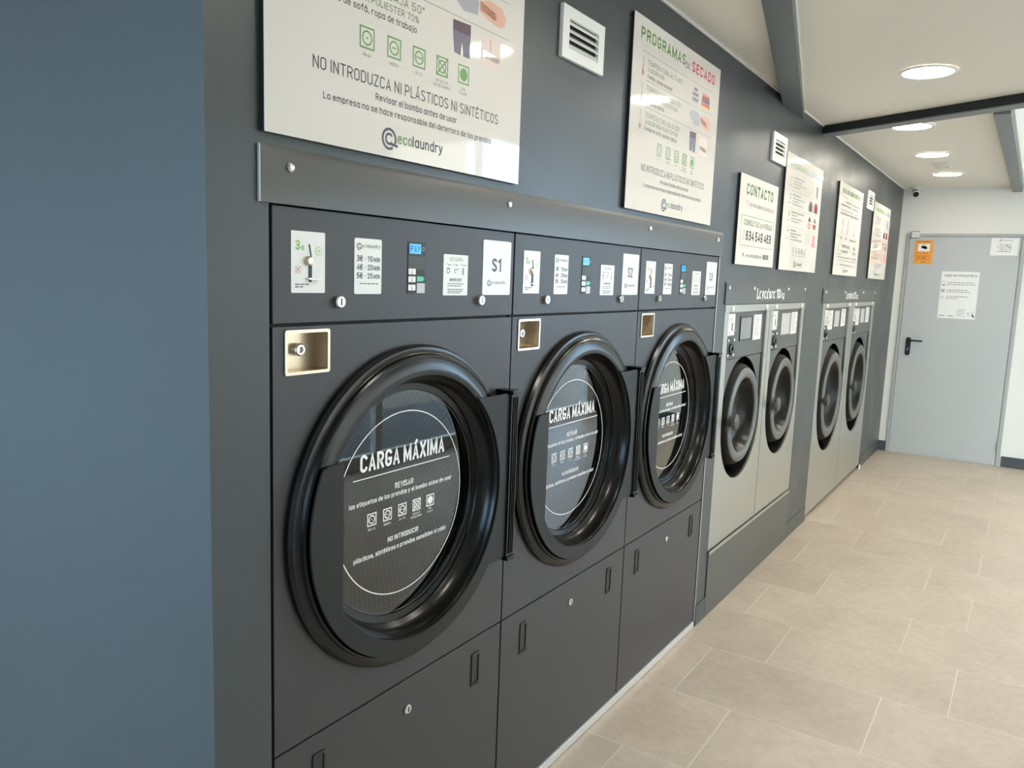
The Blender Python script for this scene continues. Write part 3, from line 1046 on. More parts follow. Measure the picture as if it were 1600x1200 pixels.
    for i, (z, e) in enumerate(((1.529, 0.574), (1.524, 0.563), (1.516, 0.570), (1.512, 0.569), (1.508, 0.560))):
        p.words(0.511, e, z, 0.0022, 'ink_mid', i)
    p.finish('lettering', si)
    # door
    dr = MB()
    dr.lathe(CXD, CZD, [(0.323, 0.012), (0.367, -0.0004), (0.367, -0.011), (0.361, -0.019), (0.350, -0.021), (0.3475, -0.023), (0.3455, -0.030), (0.3415, -0.033), (0.338, -0.032),
                        (0.336, -0.0315), (0.330, -0.0335), (0.318, -0.0375), (0.307, -0.038), (0.3005, -0.036), (0.298, -0.032),
                        (0.2965, -0.022), (0.292, -0.008), (0.284, 0.006), (0.278, 0.010), (0.2765, 0.013), (0.276, 0.017), (0.266, 0.0185), (0.262, 0.019), (0.2605, 0.0235), (0.2605, 0.05), (0.270, 0.06)], 96)
    do = dr.build('door', 'black', t)

    def pt(r, a):
        return (CXD + r * math.cos(a), CZD + r * math.sin(a))
    inn, out = [], []
    N = 150
    ZT, ZB, XR, ZL = 0.226, 0.214, 0.332, 0.147
    a_start, a_end = math.radians(149.8), math.radians(360 + 49.1)
    for i in range(N + 1):
        a = a_start + (a_end - a_start) * i / N
        c_, s_ = math.cos(a), math.sin(a)
        ri = 0.2995
        if c_ < 0:
            ri = min(ri, 0.253 / -c_)
        ro = 0.3375
        if c_ > 0:
            lim = XR / c_
            if s_ > 1e-6:
                lim = min(lim, ZT / s_)
                ro = ZT / s_ if ZT / s_ < ro else max(ro, lim)
            elif s_ < -1e-6:
                ro = max(ro, min(lim, ZB / -s_))
            else:
                ro = max(ro, lim)
        elif s_ > 0:
            ro = min(ro, ZL / max(s_, 1e-6))
        ro = max(ro, ri + 0.0004)
        inn.append(pt(ri, a))
        out.append(pt(ro, a))
    MB().ring_plate(inn, out, -0.0435, -0.0385, closed=False).build('door_plate', 'plate', do)
    hb = MB()
    bx0, bx1 = CXD + 0.3325, CXD + 0.3665
    hb.box(bx0, bx1, -0.050, -0.001, CZD - 0.213, CZD + 0.223)
    for xx in (0.008, 0.016, 0.024):
        hb.box(bx0 + xx, bx0 + xx + 0.003, -0.053, -0.050, CZD - 0.205, CZD + 0.215)
    hb.box(bx0 - 0.001, bx1 + 0.001, -0.055, -0.0005, CZD + 0.223, CZD + 0.233)
    hb.box(bx0 - 0.001, bx1 + 0.001, -0.055, -0.0005, CZD - 0.223, CZD - 0.213)
    hb.build('door_handle', 'black', do, bevel=0.001)
    MB().lathe(CXD, CZD, [(0.2604, 0.0215), (0.0002, 0.0215)], 72).build('door_glass', 'doorglass', do)
    p = Print(0.0206)
    X, Z = CXD, CZD
    p.ring(X, Z, 0.2115, 0.2140, 0.0206, 0, 2 * PI, 120, p.k('print_white'))
    p.ring(X, Z, 0.2565, 0.2575, 0.0206, 0, 2 * PI, 120, p.k('ink_mid'))
    p.t('CARGA MÁXIMA', X - 0.1425, X + 0.1465, Z + 0.094, 0.0395, 'print_white', 0.030)
    p.r(X - 0.164, X + 0.168, Z + 0.0785, Z + 0.0808, 'print_white')
    p.t('REVISAR', X - 0.031, X + 0.033, Z + 0.0375, 0.0138, 'print_white', 0.025)
    p.t('las etiquetas de las prendas y el bombo antes de usar', X - 0.175, X + 0.178, Z + 0.0195, 0.0112, 'print_white', 0.022)
    cap = ('BAJA', 'MEDIA', 'ALTA', None, None)
    for i in range(5):
        x = X - 0.119 + i * 0.0503
        p2_ = Print(0.0206)
        care_icon(p2_, i, x, Z - 0.0315, 0.029, 'print_white', 0.10)
        if cap[i]:
            p.t(cap[i], x + 0.003, x + 0.026, Z - 0.0415, 0.0055, 'print_white', 0.02)
        p2_.finish('care_symbol', do)
    p.t('NO SECAR', X + 0.033, X + 0.059, Z - 0.0405, 0.0048, 'print_white', 0.02)
    p.t('EN SECADORA', X + 0.027, X + 0.066, Z - 0.048, 0.0048, 'print_white', 0.02)
    p.t('SIN', X + 0.091, X + 0.101, Z - 0.0395, 0.0048, 'print_white', 0.02)
    p.t('CALOR', X + 0.086, X + 0.107, Z - 0.047, 0.0048, 'print_white', 0.02)
    p.t('NO INTRODUCIR', X - 0.052, X + 0.054, Z - 0.0835, 0.0120, 'print_white', 0.025)
    p.t('plásticos, sintéticos o prendas sensibles al calor', X - 0.160, X + 0.161, Z - 0.1055, 0.0112, 'print_white', 0.022)
    p.finish('glass_lettering', do)
    # drum with perforation, drawn on u,v
    n = 96
    v, f_ = [], []
    prof = [(0.265, 0.062), (0.285, 0.075), (0.285, 0.56)]
    me = bpy.data.meshes.new('drum')
    for r, y in prof:
        for i in range(n + 1):
            a = 2 * PI * i / n
            v.append((CXD + r * math.cos(a), y, CZD + r * math.sin(a)))
    for k in range(len(prof) - 1):
        for i in range(n):
            f_.append((k * (n + 1) + i, (k + 1) * (n + 1) + i, (k + 1) * (n + 1) + i + 1, k * (n + 1) + i + 1))
    bk = len(v)
    v.append((CXD, 0.56, CZD))
    for i in range(n):
        f_.append((2 * (n + 1) + i, 2 * (n + 1) + i + 1, bk))
    me.from_pydata(v, [], f_)
    uvl = me.uv_layers.new(name='UVMap')
    for lp in me.loops:
        q = me.vertices[lp.vertex_index].co
        i = lp.vertex_index
        if q.y > 0.55 and lp.index >= 2 * n * 4:
            uv = ((q.x - CXD) / 0.0115, (q.z - CZD) / 0.0115)
        else:
            uv = ((i % (n + 1)) / n * 2 * PI * 0.285 / 0.0115, q.y / 0.0115)
        c45, s45 = math.cos(PI / 4), math.sin(PI / 4)
        uvl.data[lp.index].uv = (uv[0] * c45 - uv[1] * s45, uv[0] * s45 + uv[1] * c45)
    me.materials.append(MT['drum'])
    me.shade_smooth()
    me.set_sharp_from_angle(angle=math.radians(32))
    du = bpy.data.objects.new('drum', me)
    COL.objects.link(du)
    du.parent = t
    # number sticker
    ns = MB().prism(rounded(0.650, 0.773, 1.504, 1.6395, 0.005), -0.0010, -0.0003).build('number_sticker', 'white', t)
    return t


def number_print(sticker, s):
    p = Print(-0.0012)
    p.t(s, 0.6885, 0.729, 1.562, 0.0335, 'ink', 0.03)
    p.finish('lettering', sticker)
    p = Print(-0.0012)
    logo(p, 0.669, 1.5335, 0.0165, 0.083)
    p.finish('logo', sticker)


dryer = make_dryer()
dl = ['anthracite tumble dryer with the S1 sticker on its control panel', 'anthracite tumble dryer with the S2 sticker, middle of three', 'anthracite tumble dryer with the S3 sticker, beside the steel washers']
dryers = [dryer]
for i in (1, 2):
    c = copy_tree(dryer)
    c.location.x = 0.9505 + DW * i
    dryers.append(c)
for i, d in enumerate(dryers):
    tag(d, dl[i], 'dryer', 'tumble dryers set in the wall')
    ns = [ch_ for ch_ in d.children if ch_.name.startswith('number_sticker')][0]
    number_print(ns, 'S%d' % (i + 1))

# cover strip above the dryers
cv = empty('cover_panel', (0, 0, 0))
tag(cv, 'long grey metal cover strip with four screws above the dryers', 'panel')
q = MB()
q.add([(0.924, -0.0065, 1.6665), (3.345, -0.0065, 1.6665), (3.345, -0.0065, 1.752), (0.924, -0.0065, 1.752), (3.345, -0.0008, 1.766), (0.924, -0.0008, 1.766),
       (0.924, -0.0008, 1.6665), (3.345, -0.0008, 1.6665)],
      [(0, 1, 2, 3), (3, 2, 4, 5), (0, 6, 7, 1), (5, 4, 7, 6), (0, 3, 5, 6), (1, 7, 4, 2)])
q.build('folded_sheet', 'cover', cv)
MB().box(0.9225, 0.9238, -0.0068, -0.0008, 1.667, 1.765).build('cut_edge', 'alum', cv)
for x in (0.991, 1.700, 2.578, 3.277):
    s_ = MB()
    screw_mesh(s_, x, 1.733, -0.0067, 0.009, 0.005)
    s_.build('screw', 'chrome', cv)

# ================================================================== WASHERS
def make_washer(name, wdt, zbot, ztop, hw, cz, rarch, rdoor, pz0, dcz):
    """front of brushed steel with a U-shaped opening; hw half width of opening, cz centre of its round end"""
    t = empty(name, (0, 0, 0))
    cx = wdt / 2
    x0, x1 = 0.003, wdt - 0.003
    zp = ztop - 0.035                # under edge of the top strip
    # steel front
    def u_pt(a):
        c, s = math.cos(a), math.sin(a)
        if s < 0:
            return (cx + hw * c, cz + hw * s)
        return rect_ray(cx - hw, cx + hw, cz - 1, zp, cx, cz, a)
    ca = math.atan2(zp - cz, hw)
    angs = hole_angles(x0, x1, zbot, zp + 0.0005, cx, cz, (ca, PI - ca), 96)
    inn = [u_pt(a) for a in angs]
    out = [rect_ray(x0, x1, zbot, zp + 0.0005, cx, cz, a) for a in angs]
    MB().ring_plate(inn, out, 0.0, 0.010).build('steel_front', 'brushed', t)
    ts = MB().box(x0 - 0.002, x1 + 0.002, -0.003, 0.009, zp + 0.001, ztop).build('top_strip', 'brushed', t, bevel=0.001)
    for x in (cx - wdt * 0.376, cx + wdt * 0.376):
        s_ = MB()
        s_.lathe(x, zp + 0.017, [(0.013, -0.0032), (0.013, -0.0075), (0.009, -0.011), (0.0002, -0.011)], 18)
        s_.build('bolt', 'lamp_rim', ts)
    # cabinet behind
    c = MB()
    c.box(x0, x0 + 0.008, 0.012, 0.6, zbot, ztop)
    c.box(x1 - 0.008, x1, 0.012, 0.6, zbot, ztop)
    c.box(x0 + 0.008, x1 - 0.008, 0.59, 0.6, zbot, ztop)
    c.box(x0 + 0.008, x1 - 0.008, 0.012, 0.59, ztop - 0.01, ztop)
    c.build('cabinet', 'inside', t)
    # control panel and panel with arch
    MB().box(cx - hw - 0.01, cx + hw + 0.01, 0.0105, 0.016, pz0 + 0.0015, zp + 0.0).build('control_panel', 'wpanel', t)
    a_ = MB()
    n = 40
    lo, hi = [], []
    e = min(hw + 0.01, rarch - 0.0005)
    for i in range(n + 1):
        x = -e + 2 * e * i / n
        lo.append((cx + x, dcz + math.sqrt(max(0.0, rarch * rarch - x * x))))
        hi.append((cx + x, pz0 - 0.0015))
    a_.ring_plate(lo, hi, 0.0105, 0.016, closed=False)
    a_.build('arch_panel', 'wpanel', t)
    # recess behind the door
    n2 = len(inn)
    r_ = MB()
    r_.add([(x, 0.0102, z) for x, z in inn] + [(x, 0.10, z) for x, z in inn], [(i, (i + 1) % n2, n2 + (i + 1) % n2, n2 + i) for i in range(n2)])
    r_.flat(inn, 0.10)
    r_.build('door_recess', 'wblack', t)
    # door
    k = rdoor
    d = MB()
    d.lathe(cx, dcz, [(k * 1.10, 0.098), (k * 1.10, 0.04), (k * 1.06, 0.012), (k * 1.01, -0.004), (k * 0.99, -0.006)], 72)
    do = d.build('door', 'wblack', t)
    MB().lathe(cx, dcz, [(k * 0.785, -0.004), (k * 0.74, 0.02), (k * 0.66, 0.05), (k * 0.58, 0.06), (0.0003, 0.066)], 72).build('door_bowl', 'bowl', do)
    MB().lathe(cx, dcz, [(k * 1.0, -0.0055), (k * 0.985, -0.010), (k * 0.93, -0.0145), (k * 0.86, -0.0145), (k * 0.805, -0.010), (k * 0.785, -0.003)], 72).build('door_ring', 'wring', do)
    hx = cx - k * 0.83
    h = MB()
    h.lathe(hx, dcz - 0.008, [(0.0003, -0.044), (0.030, -0.043), (0.038, -0.039), (0.040, -0.033), (0.036, -0.027), (0.012, -0.025), (0.012, -0.010)], 28)
    h.box(hx - 0.045, hx, -0.034, -0.026, dcz - 0.018, dcz + 0.002)
    h.box(hx - 0.052, hx - 0.040, -0.034, -0.004, dcz - 0.022, dcz + 0.006)
    h.build('door_handle', 'knob', do, bevel=0.0)
    return t, cx, zp


def coin_parts(t, x0, x1, z0, z1, mx0, mx1, mz0, mz1):
    y = 0.0102
    cp = MB().prism([(x0, z0), (x1, z0), (x1, z1), (x0, z1)], y - 0.001, y - 0.0002).build('coin_plate', 'white', t)
    w_ = x1 - x0
    h = z1 - z0
    MB().box(x0 + 0.62 * w_, x0 + 0.72 * w_, y - 0.0019, y - 0.0012, z0 + 0.22 * h, z0 + 0.58 * h).build('lever_slot', 'dark', cp)
    MB().box(x0 + 0.55 * w_, x0 + 1.02 * w_, y - 0.010, y - 0.002, z0 + 0.20 * h, z0 + 0.24 * h).build('return_lever', 'chrome', cp)
    p = Print(y - 0.0012)
    p.t('3€', x0 + 0.12 * w_, x0 + 0.42 * w_, z0 + 0.68 * h, 0.013, 'lime', 0.02)
    p.r(x0 + 0.55 * w_, x0 + 0.59 * w_, z0 + 0.62 * h, z0 + 0.85 * h, 'ink')
    p.words(x0 + 0.1 * w_, x0 + 0.5 * w_, z0 + 0.1 * h, 0.003, 'ink_light')
    p.finish('lettering', cp)
    m = MB().prism(rounded(mx0, mx1, mz0, mz1, 0.004), y - 0.006, y - 0.0002).build('coin_return', 'satin', t)
    mcx, mcz = (mx0 + mx1) / 2, (mz0 + mz1) / 2
    MB().lathe(mcx, mcz - 0.006, [(0.026, y - 0.0062), (0.024, y - 0.012), (0.016, y - 0.014), (0.012, y - 0.008), (0.0003, y - 0.008)], 24).build('return_cup', 'black', m)
    for x in (mx0 + 0.012, mx1 - 0.012):
        for z in (mz0 + 0.010, mz1 - 0.010):
            s_ = MB()
            screw_mesh(s_, x, z, y - 0.0062, 0.008, 0.004)
            s_.build('screw', 'chrome', m)


def label_sheet(t, name, x0, x1, z0, z1, n=9):
    y = 0.0102
    s_ = MB().prism([(x0, z0), (x1, z0), (x1, z1), (x0, z1)], y - 0.001, y - 0.0002).build(name, 'white', t)
    p = Print(y - 0.0012)
    w_, h = x1 - x0, z1 - z0
    for i in range(n):
        z = z1 - h * (0.1 + 0.82 * i / n)
        p.words(x0 + 0.12 * w_, x0 + w_ * (0.86 if i % 3 else 0.6), z, h * 0.028, 'ink_light', i)
    p.finish('lettering', s_)


def screen(t, x0, x1, z0, z1, pale):
    y = 0.0102
    b = MB().ring_plate(rounded(x0 + 0.008, x1 - 0.008, z0 + 0.008, z1 - 0.008, 0.002), rounded(x0, x1, z0, z1, 0.002), y - 0.004, y - 0.0002)
    o = b.build('screen_bezel', 'screen_pale' if pale else 'satin', t)
    MB().prism(rounded(x0 + 0.0085, x1 - 0.0085, z0 + 0.0085, z1 - 0.0085, 0.002), y - 0.0025, y - 0.0004).build('screen', 'screen_pale' if pale else 'screen', o)


def small_washer(x, pale, label):
    t, cx, zp = make_washer('washing_machine', 0.718, 0.3225, 1.459, 0.2975, 0.905, 0.285, 0.232, 1.206, 0.92)
    t.location = (x, 0, 0)
    coin_parts(t, 0.070, 0.182, 1.317, 1.417, 0.080, 0.183, 1.216, 1.306)
    screen(t, 0.262, 0.446, 1.283, 1.402, pale)
    label_sheet(t, 'program_sticker', 0.475, 0.606, 1.280, 1.405)
    tag(t, label, 'washing machine', 'smaller steel washers on the plinth')
    return t


def large_washer(x, label):
    t, cx, zp = make_washer('washing_machine', 0.962, 0.035, 1.449, 0.3925, 0.7965, 0.362, 0.300, 1.192, 0.802)
    t.location = (x, 0, 0)
    coin_parts(t, 0.105, 0.215, 1.300, 1.402, 0.110, 0.215, 1.205, 1.292)
    label_sheet(t, 'price_sticker', 0.232, 0.375, 1.268, 1.398)
    screen(t, 0.425, 0.580, 1.282, 1.392, True)
    label_sheet(t, 'program_sticker', 0.655, 0.800, 1.278, 1.402)
    tag(t, label, 'washing machine', 'larger steel washers standing on the floor')
    return t


small_washer(3.4495, False, 'steel front washer on the plinth, right beside dryer S3')
small_washer(3.4495 + 0.7185, True, 'steel front washer on the plinth, second from dryer S3')
large_washer(5.3715, 'tall steel washer standing on the floor, third of the four washers')
large_washer(5.3715 + 0.9645, 'tall steel washer farthest along the wall, nearest the grey door')


def header(x0, x1, z0, z1, num, tx0, tx1, kx0, kx1, screws, label):
    t = empty('washer_sign', (0, 0, 0))
    tag(t, label, 'sign')
    q = MB()
    q.add([(x0, -0.006, z0), (x1, -0.006, z0), (x1, -0.006, z1 - 0.012), (x0, -0.006, z1 - 0.012), (x1, -0.0008, z1), (x0, -0.0008, z1), (x0, -0.0008, z0), (x1, -0.0008, z0)],
          [(0, 1, 2, 3), (3, 2, 4, 5), (0, 6, 7, 1), (5, 4, 7, 6), (0, 3, 5, 6), (1, 7, 4, 2)])
    q.build('sign_plate', 'cover', t)
    p = Print(-0.0066)
    p.t('Lavadora ' + num, tx0, tx1, z0 + 0.022, 0.052, 'print_white', 0.035)
    p.t('kg', kx0, kx1, z0 + 0.024, 0.036, 'print_white', 0.035)
    p.finish('lettering', t)
    for x in screws:
        s_ = MB()
        screw_mesh(s_, x, z1 - 0.028, -0.0062, 0.010, 0.005)
        s_.build('screw', 'chrome', t)


k_ = 0.9948
header(3.431, 4.868, 1.4615, 1.563, '10', 3.91 * k_, 4.33 * k_, 4.345 * k_, 4.415 * k_, [v_ * k_ for v_ in (3.489, 3.859, 4.489, 4.861)], 'grey sign strip reading Lavadora 10 kg above the smaller washers')
header(5.326, 7.297, 1.4515, 1.549, '20', 6.086 * k_, 6.44 * k_, 6.46 * k_, 6.53 * k_, [v_ * k_ for v_ in (5.43, 6.03, 6.74, 7.27)], 'grey sign strip reading Lavadora 20 kg above the larger washers')

# ================================================================== POSTERS
def poster_root(name, x, z, wd_, ht, label, group=None):
    t = empty(name, (x, 0, z))
    tag(t, label, 'poster', group)
    MB().box(0.001, wd_ - 0.001, -0.0112, -0.0006, 0.001, ht - 0.001).build('backing_board', 'core', t)
    MB().box(0, wd_, -0.0128, -0.0113, 0, ht).build('printed_sheet', 'poster', t)
    return t


def drying_print(t):
    Y = -0.0131
    p = Print(Y)
    p.t('PROGRAMAS', 0.053, 0.431, 0.5345, 0.0365, 'green', 0.028)
    p.t('DE', 0.437, 0.475, 0.531, 0.0195, 'ink', 0.005)
    p.t('SECADO', 0.496, 0.737, 0.531, 0.0365, 'red', 0.034)
    for z in (0.500, 0.416, 0.333):
        p.r(0.068 if z > 0.45 else 0.112, 0.732, z, z + 0.0011, 'ink_mid')
    rows_ = ((0.466, 'TEMPERATURA ALTA 80º', 'ALGODÓN 100%', 0.254, 'Toallas, colada semanal', 0.325),
             (0.3855, 'TEMPERATURA MEDIA 65º', 'ALGODÓN 50%, POLIESTER 50%', 0.385, 'Camisetas, mantas', 0.268),
             (0.3025, 'TEMPERATURA BAJA 50º', 'ALGODÓN 30%, POLIESTER 70%', 0.399, 'Fundas de sofá, ropa de trabajo', 0.392))
    for z, a, b_, be, c_, ce_ in rows_:
        p.t(a, 0.114, 0.416, z, 0.0165, 'green_dark', 0.0)
        p.t(b_, 0.117, be, z - 0.0205, 0.0135, 'green_dark', 0.0)
        p.t(c_, 0.115, ce_, z - 0.041, 0.0130, 'ink', 0.004)
    p.finish('lettering', t)
    p = Print(Y)
    for i, z in enumerate((0.425, 0.344, 0.258)):
        p = Print(Y)
        p.o(0.079, z + 0.010, 0.0075, 0.009, 'ink_mid', math.radians(115), math.radians(425))
        p.o(0.079, z + 0.010, 0.0050, 0.0073, 'pink')
        p.d(0.079, z + 0.010, 0.0035, 'red')
        p.r(0.0752, 0.0762, z + 0.018, z + 0.057, 'ink_mid')
        p.r(0.0818, 0.0828, z + 0.018, z + 0.057, 'ink_mid')
        p.o(0.079, z + 0.057, 0.0028, 0.0038, 'ink_mid', 0, PI)
        p.r(0.0782, 0.0798, z + 0.013, z + 0.020 + 0.008 * (2 - i), 'red')
        p.finish('thermometer_icon', t)
    cap = (('BAJA',), ('MEDIA',), ('ALTA',), ('NO SECAR', 'EN SECADORA'), ('SIN', 'CALOR'))
    for i in range(5):
        x = 0.226 + i * 0.0775
        p = Print(Y)
        care_icon(p, i, x, 0.1945, 0.041, 'green', 0.075)
        for j, c_ in enumerate(cap[i]):
            hw_ = len(c_) * 0.0026
            p.t(c_, x + 0.0205 - hw_, x + 0.0205 + hw_, 0.1805 - 0.0095 * j, 0.0062, 'ink_mid', -0.004)
        p.finish('care_symbol', t)
    p = Print(Y)
    p.t('NO INTRODUZCA NI PLÁSTICOS NI SINTÉTICOS', 0.108, 0.698, 0.130, 0.0225, 'ink', -0.006)
    p.t('Revisar el bombo antes de usar', 0.272, 0.535, 0.1045, 0.0135, 'ink', 0.008)
    p.t('La empresa no se hace responsable del deterioro de las prendas', 0.133, 0.672, 0.0805, 0.0128, 'ink', 0.008)
    p.finish('warning_lettering', t)
    p = Print(Y)
    logo(p, 0.291, 0.036, 0.044, 0.196)
    p.finish('logo', t)
    # small pictures
    p = Print(Y)
    for i, m in enumerate(('greyl', 'greyd', 'greyl', 'greyd', 'greyl', 'greyd')):
        z = 0.428 + i * 0.0092
        w_ = 0.030 - max(0, i - 3) * 0.006
        p.poly([(0.548 - w_, z), (0.548 + w_, z), (0.548 + w_ * 0.96, z + 0.0088), (0.548 - w_ * 0.96, z + 0.0088)], m)
    p.finish('towel_picture', t)
    p = Print(Y)
    for i, m in enumerate(('yellow', 'red', 'peach_d', 'navy', 'brown', 'brown', 'peach_d', 'peach')):
        z = 0.430 + i * 0.0069
        w_ = 0.046 - 0.0015 * i
        p.poly([(0.656 - w_, z), (0.656 + w_, z - 0.001), (0.656 + w_, z + 0.0062), (0.656 - w_, z + 0.0066)], m)
    p.finish('blanket_picture', t)
    p = Print(Y)
    p.poly([(0.552, 0.351), (0.604, 0.357), (0.608, 0.385), (0.590, 0.400), (0.545, 0.404), (0.505, 0.396), (0.498, 0.380)], 'greytowel')
    p.finish('sheet_picture', t)
    p = Print(Y)
    p.poly([(0.611, 0.368), (0.640, 0.357), (0.691, 0.351), (0.715, 0.360), (0.719, 0.380), (0.700, 0.397), (0.650, 0.401), (0.611, 0.390)], 'peach')
    for zz in (0.367, 0.373, 0.379):
        p.poly([(0.615, zz + 0.006), (0.672, zz - 0.004), (0.680, zz), (0.672, zz + 0.0005), (0.615, zz + 0.0095)], 'peach_d')
    p.finish('throw_picture', t)
    p = Print(Y)
    p.poly([(0.514, 0.324), (0.579, 0.327), (0.579, 0.303), (0.514, 0.303)], 'purple')
    p.poly([(0.514, 0.303), (0.579, 0.303), (0.577, 0.254), (0.553, 0.254), (0.548, 0.285), (0.543, 0.254), (0.520, 0.256)], 'denim')
    p.finish('jeans_picture', t)
    p = Print(Y)
    p.poly([(0.621, 0.254), (0.700, 0.254), (0.700, 0.320), (0.621, 0.320)], 'sofa')
    p.poly([(0.628, 0.272), (0.694, 0.268), (0.694, 0.283), (0.628, 0.287)], 'poster')
    p.r(0.657, 0.659, 0.290, 0.318, 'greyd')
    p.finish('sofa_picture', t)


p1 = poster_root('drying_poster', 0.929, 1.7855, 0.797, 0.602, 'white drying poster cut off by the top of the picture, above dryer S1', 'drying programme posters')
drying_print(p1)
p2 = copy_tree(p1)
p2.location = (2.353, 0, 1.7836)
tag(p2, 'white poster headed PROGRAMAS DE SECADO above dryer S3', 'poster', 'drying programme posters')

# contact poster
pc = poster_root('contact_poster', 3.4985, 1.641, 0.595, 0.397, 'smallest white poster headed CONTACTO with a phone number')
Y = -0.0131
p = Print(Y)
p.t('CONTACTO', 0.090, 0.512, 0.313, 0.0500, 'green_bold', 0.040)
p.t('634 549 463', 0.126, 0.528, 0.111, 0.0460, 'ink', 0.034)
p.t('CONSULTAS y AVERIAS', 0.087, 0.534, 0.178, 0.0260, 'green_bold', 0.022)
p.t('beranou@ecolaundry.es', 0.150, 0.540, 0.2645, 0.0200, 'ink_mid', 0.01)
p.t('www.ecolaundry.es', 0.138, 0.388, 0.036, 0.0175, 'ink', 0.012)
p.finish('lettering', pc)
p = Print(Y)
oo, ii = rounded(0.044, 0.563, 0.086, 0.221, 0.008), rounded(0.0475, 0.5595, 0.0885, 0.2185, 0.006)
nn = len(oo)
p.add([(x, Y, z) for x, z in oo] + [(x, Y, z) for x, z in ii], [(i, (i + 1) % nn, nn + (i + 1) % nn, nn + i) for i in range(nn)], p.k('green_dark'))
p.finish('frame_line', pc)
p = Print(Y)
for a_, b_ in (((0.098, 0.262), (0.132, 0.262)), ((0.098, 0.287), (0.132, 0.287)), ((0.098, 0.262), (0.098, 0.287)), ((0.132, 0.262), (0.132, 0.287)), ((0.098, 0.287), (0.115, 0.273)), ((0.115, 0.273), (0.132, 0.287))):
    p.seg(*a_, *b_, 0.0016, 'ink_light')
p.finish('envelope_icon', pc)
p = Print(Y)
p.o(0.092, 0.124, 0.010, 0.0125, 'ink_light')
p.poly([(0.085, 0.142), (0.098, 0.142), (0.094, 0.158), (0.087, 0.158)], 'ink_light')
p.finish('phone_icon', pc)
p = Print(Y)
p.poly([(0.098, 0.034), (0.106, 0.038), (0.118, 0.046), (0.104, 0.056), (0.098, 0.054)], 'ink_mid')
p.finish('cursor_icon', pc)
for i in range(3):
    x = 0.412 + i * 0.034
    p = Print(Y)
    p.r(x, x + 0.027, 0.034, 0.058, 'ink_mid')
    p.o(x + 0.0135, 0.046, 0.005, 0.008, 'poster')
    p.finish('social_icon', pc)


def washing_print(t):
    p = Print(Y)
    p.t('PROGRAMAS', 0.080, 0.450, 0.528, 0.033, 'green', 0.025)
    p.t('DE', 0.460, 0.497, 0.527, 0.019, 'blue', 0.0)
    p.t('LAVADO', 0.508, 0.755, 0.528, 0.033, 'blue', 0.025)
    for i, z in enumerate((0.458, 0.369, 0.280, 0.196)):
        p.t(str(i + 1), 0.105, 0.118 if i == 0 else 0.126, z, 0.030, 'ink', 0.0)
    p.finish('lettering', t)
    p = Print(Y)
    for i, z in enumerate((0.503, 0.414, 0.325, 0.2305)):
        p.r(0.085, 0.745, z, z + 0.0012, 'ink_light')
        for j in range(4):
            p.words(0.165, (0.40, 0.33, 0.43, 0.30)[(i + j) % 4], z - 0.022 - j * 0.0155, 0.0085 if j == 0 else 0.0062, 'ink_light', i * 5 + j)
        p.words(0.085, 0.125, z - 0.066, 0.006, 'ink_light', i)
    p.finish('small_print', t)
    for i in range(5):
        p = Print(Y)
        care_icon(p, (0, 1, 2, 3, 1)[i], 0.245 + i * 0.062, 0.092, 0.034, 'ink_mid', 0.06)
        p.words(0.245 + i * 0.062, 0.280 + i * 0.062, 0.080, 0.005, 'ink_light', i)
        p.finish('care_symbol', t)
    p = Print(Y)
    logo(p, 0.290, 0.034, 0.036, 0.180)
    p.finish('logo', t)
    p = Print(Y)
    # jeans, sweaters, tops, dress
    p.poly([(0.665, 0.492), (0.712, 0.492), (0.714, 0.425), (0.696, 0.425), (0.690, 0.465), (0.682, 0.425), (0.668, 0.425)], 'greyd')
    p.finish('jeans_picture', t)
    p = Print(Y)
    p.poly([(0.545, 0.428), (0.610, 0.428), (0.612, 0.485), (0.550, 0.485)], 'greyl')
    p.finish('sheet_picture', t)
    for cx, m, m2 in ((0.565, 'greyd', 'denim'), (0.690, 'brown', 'red')):
        p = Print(Y)
        p.poly([(cx - 0.045, 0.340), (cx + 0.045, 0.340), (cx + 0.048, 0.375), (cx + 0.022, 0.398), (cx - 0.022, 0.398), (cx - 0.048, 0.375)], m)
        p.poly([(cx - 0.022, 0.345), (cx + 0.022, 0.345), (cx + 0.018, 0.380), (cx - 0.018, 0.380)], m2)
        p.finish('sweater_picture', t)
    for cx, m, m2 in ((0.565, 'purple', 'pink'), (0.690, 'greyd', 'brown')):
        p = Print(Y)
        p.poly([(cx - 0.035, 0.285), (cx + 0.035, 0.285), (cx + 0.010, 0.310), (cx - 0.010, 0.310)], m)
        p.poly([(cx - 0.036, 0.252), (cx + 0.036, 0.252), (cx + 0.036, 0.276), (cx - 0.036, 0.276)], m2)
        p.poly([(cx - 0.026, 0.246), (cx + 0.026, 0.246), (cx + 0.026, 0.250), (cx - 0.026, 0.250)], m)
        p.finish('underwear_picture', t)
    p = Print(Y)
    p.poly([(0.648, 0.148), (0.745, 0.142), (0.722, 0.215), (0.672, 0.215)], 'pink')
    p.finish('dress_picture', t)
    p = Print(Y)
    for i in range(3):
        p.r(0.525 + i * 0.028, 0.533 + i * 0.028, 0.150, 0.218, 'greyl')
    p.finish('scarf_picture', t)


q1 = poster_root('washing_poster', 4.208, 1.6355, 0.800, 0.598, 'white poster headed PROGRAMAS DE LAVADO beside the contact poster', 'washing programme posters')
washing_print(q1)
q2 = copy_tree(q1)
q2.location = (6.795, 0, 1.634)
tag(q2, 'last white washing poster along the wall, nearest the end wall', 'poster', 'washing programme posters')

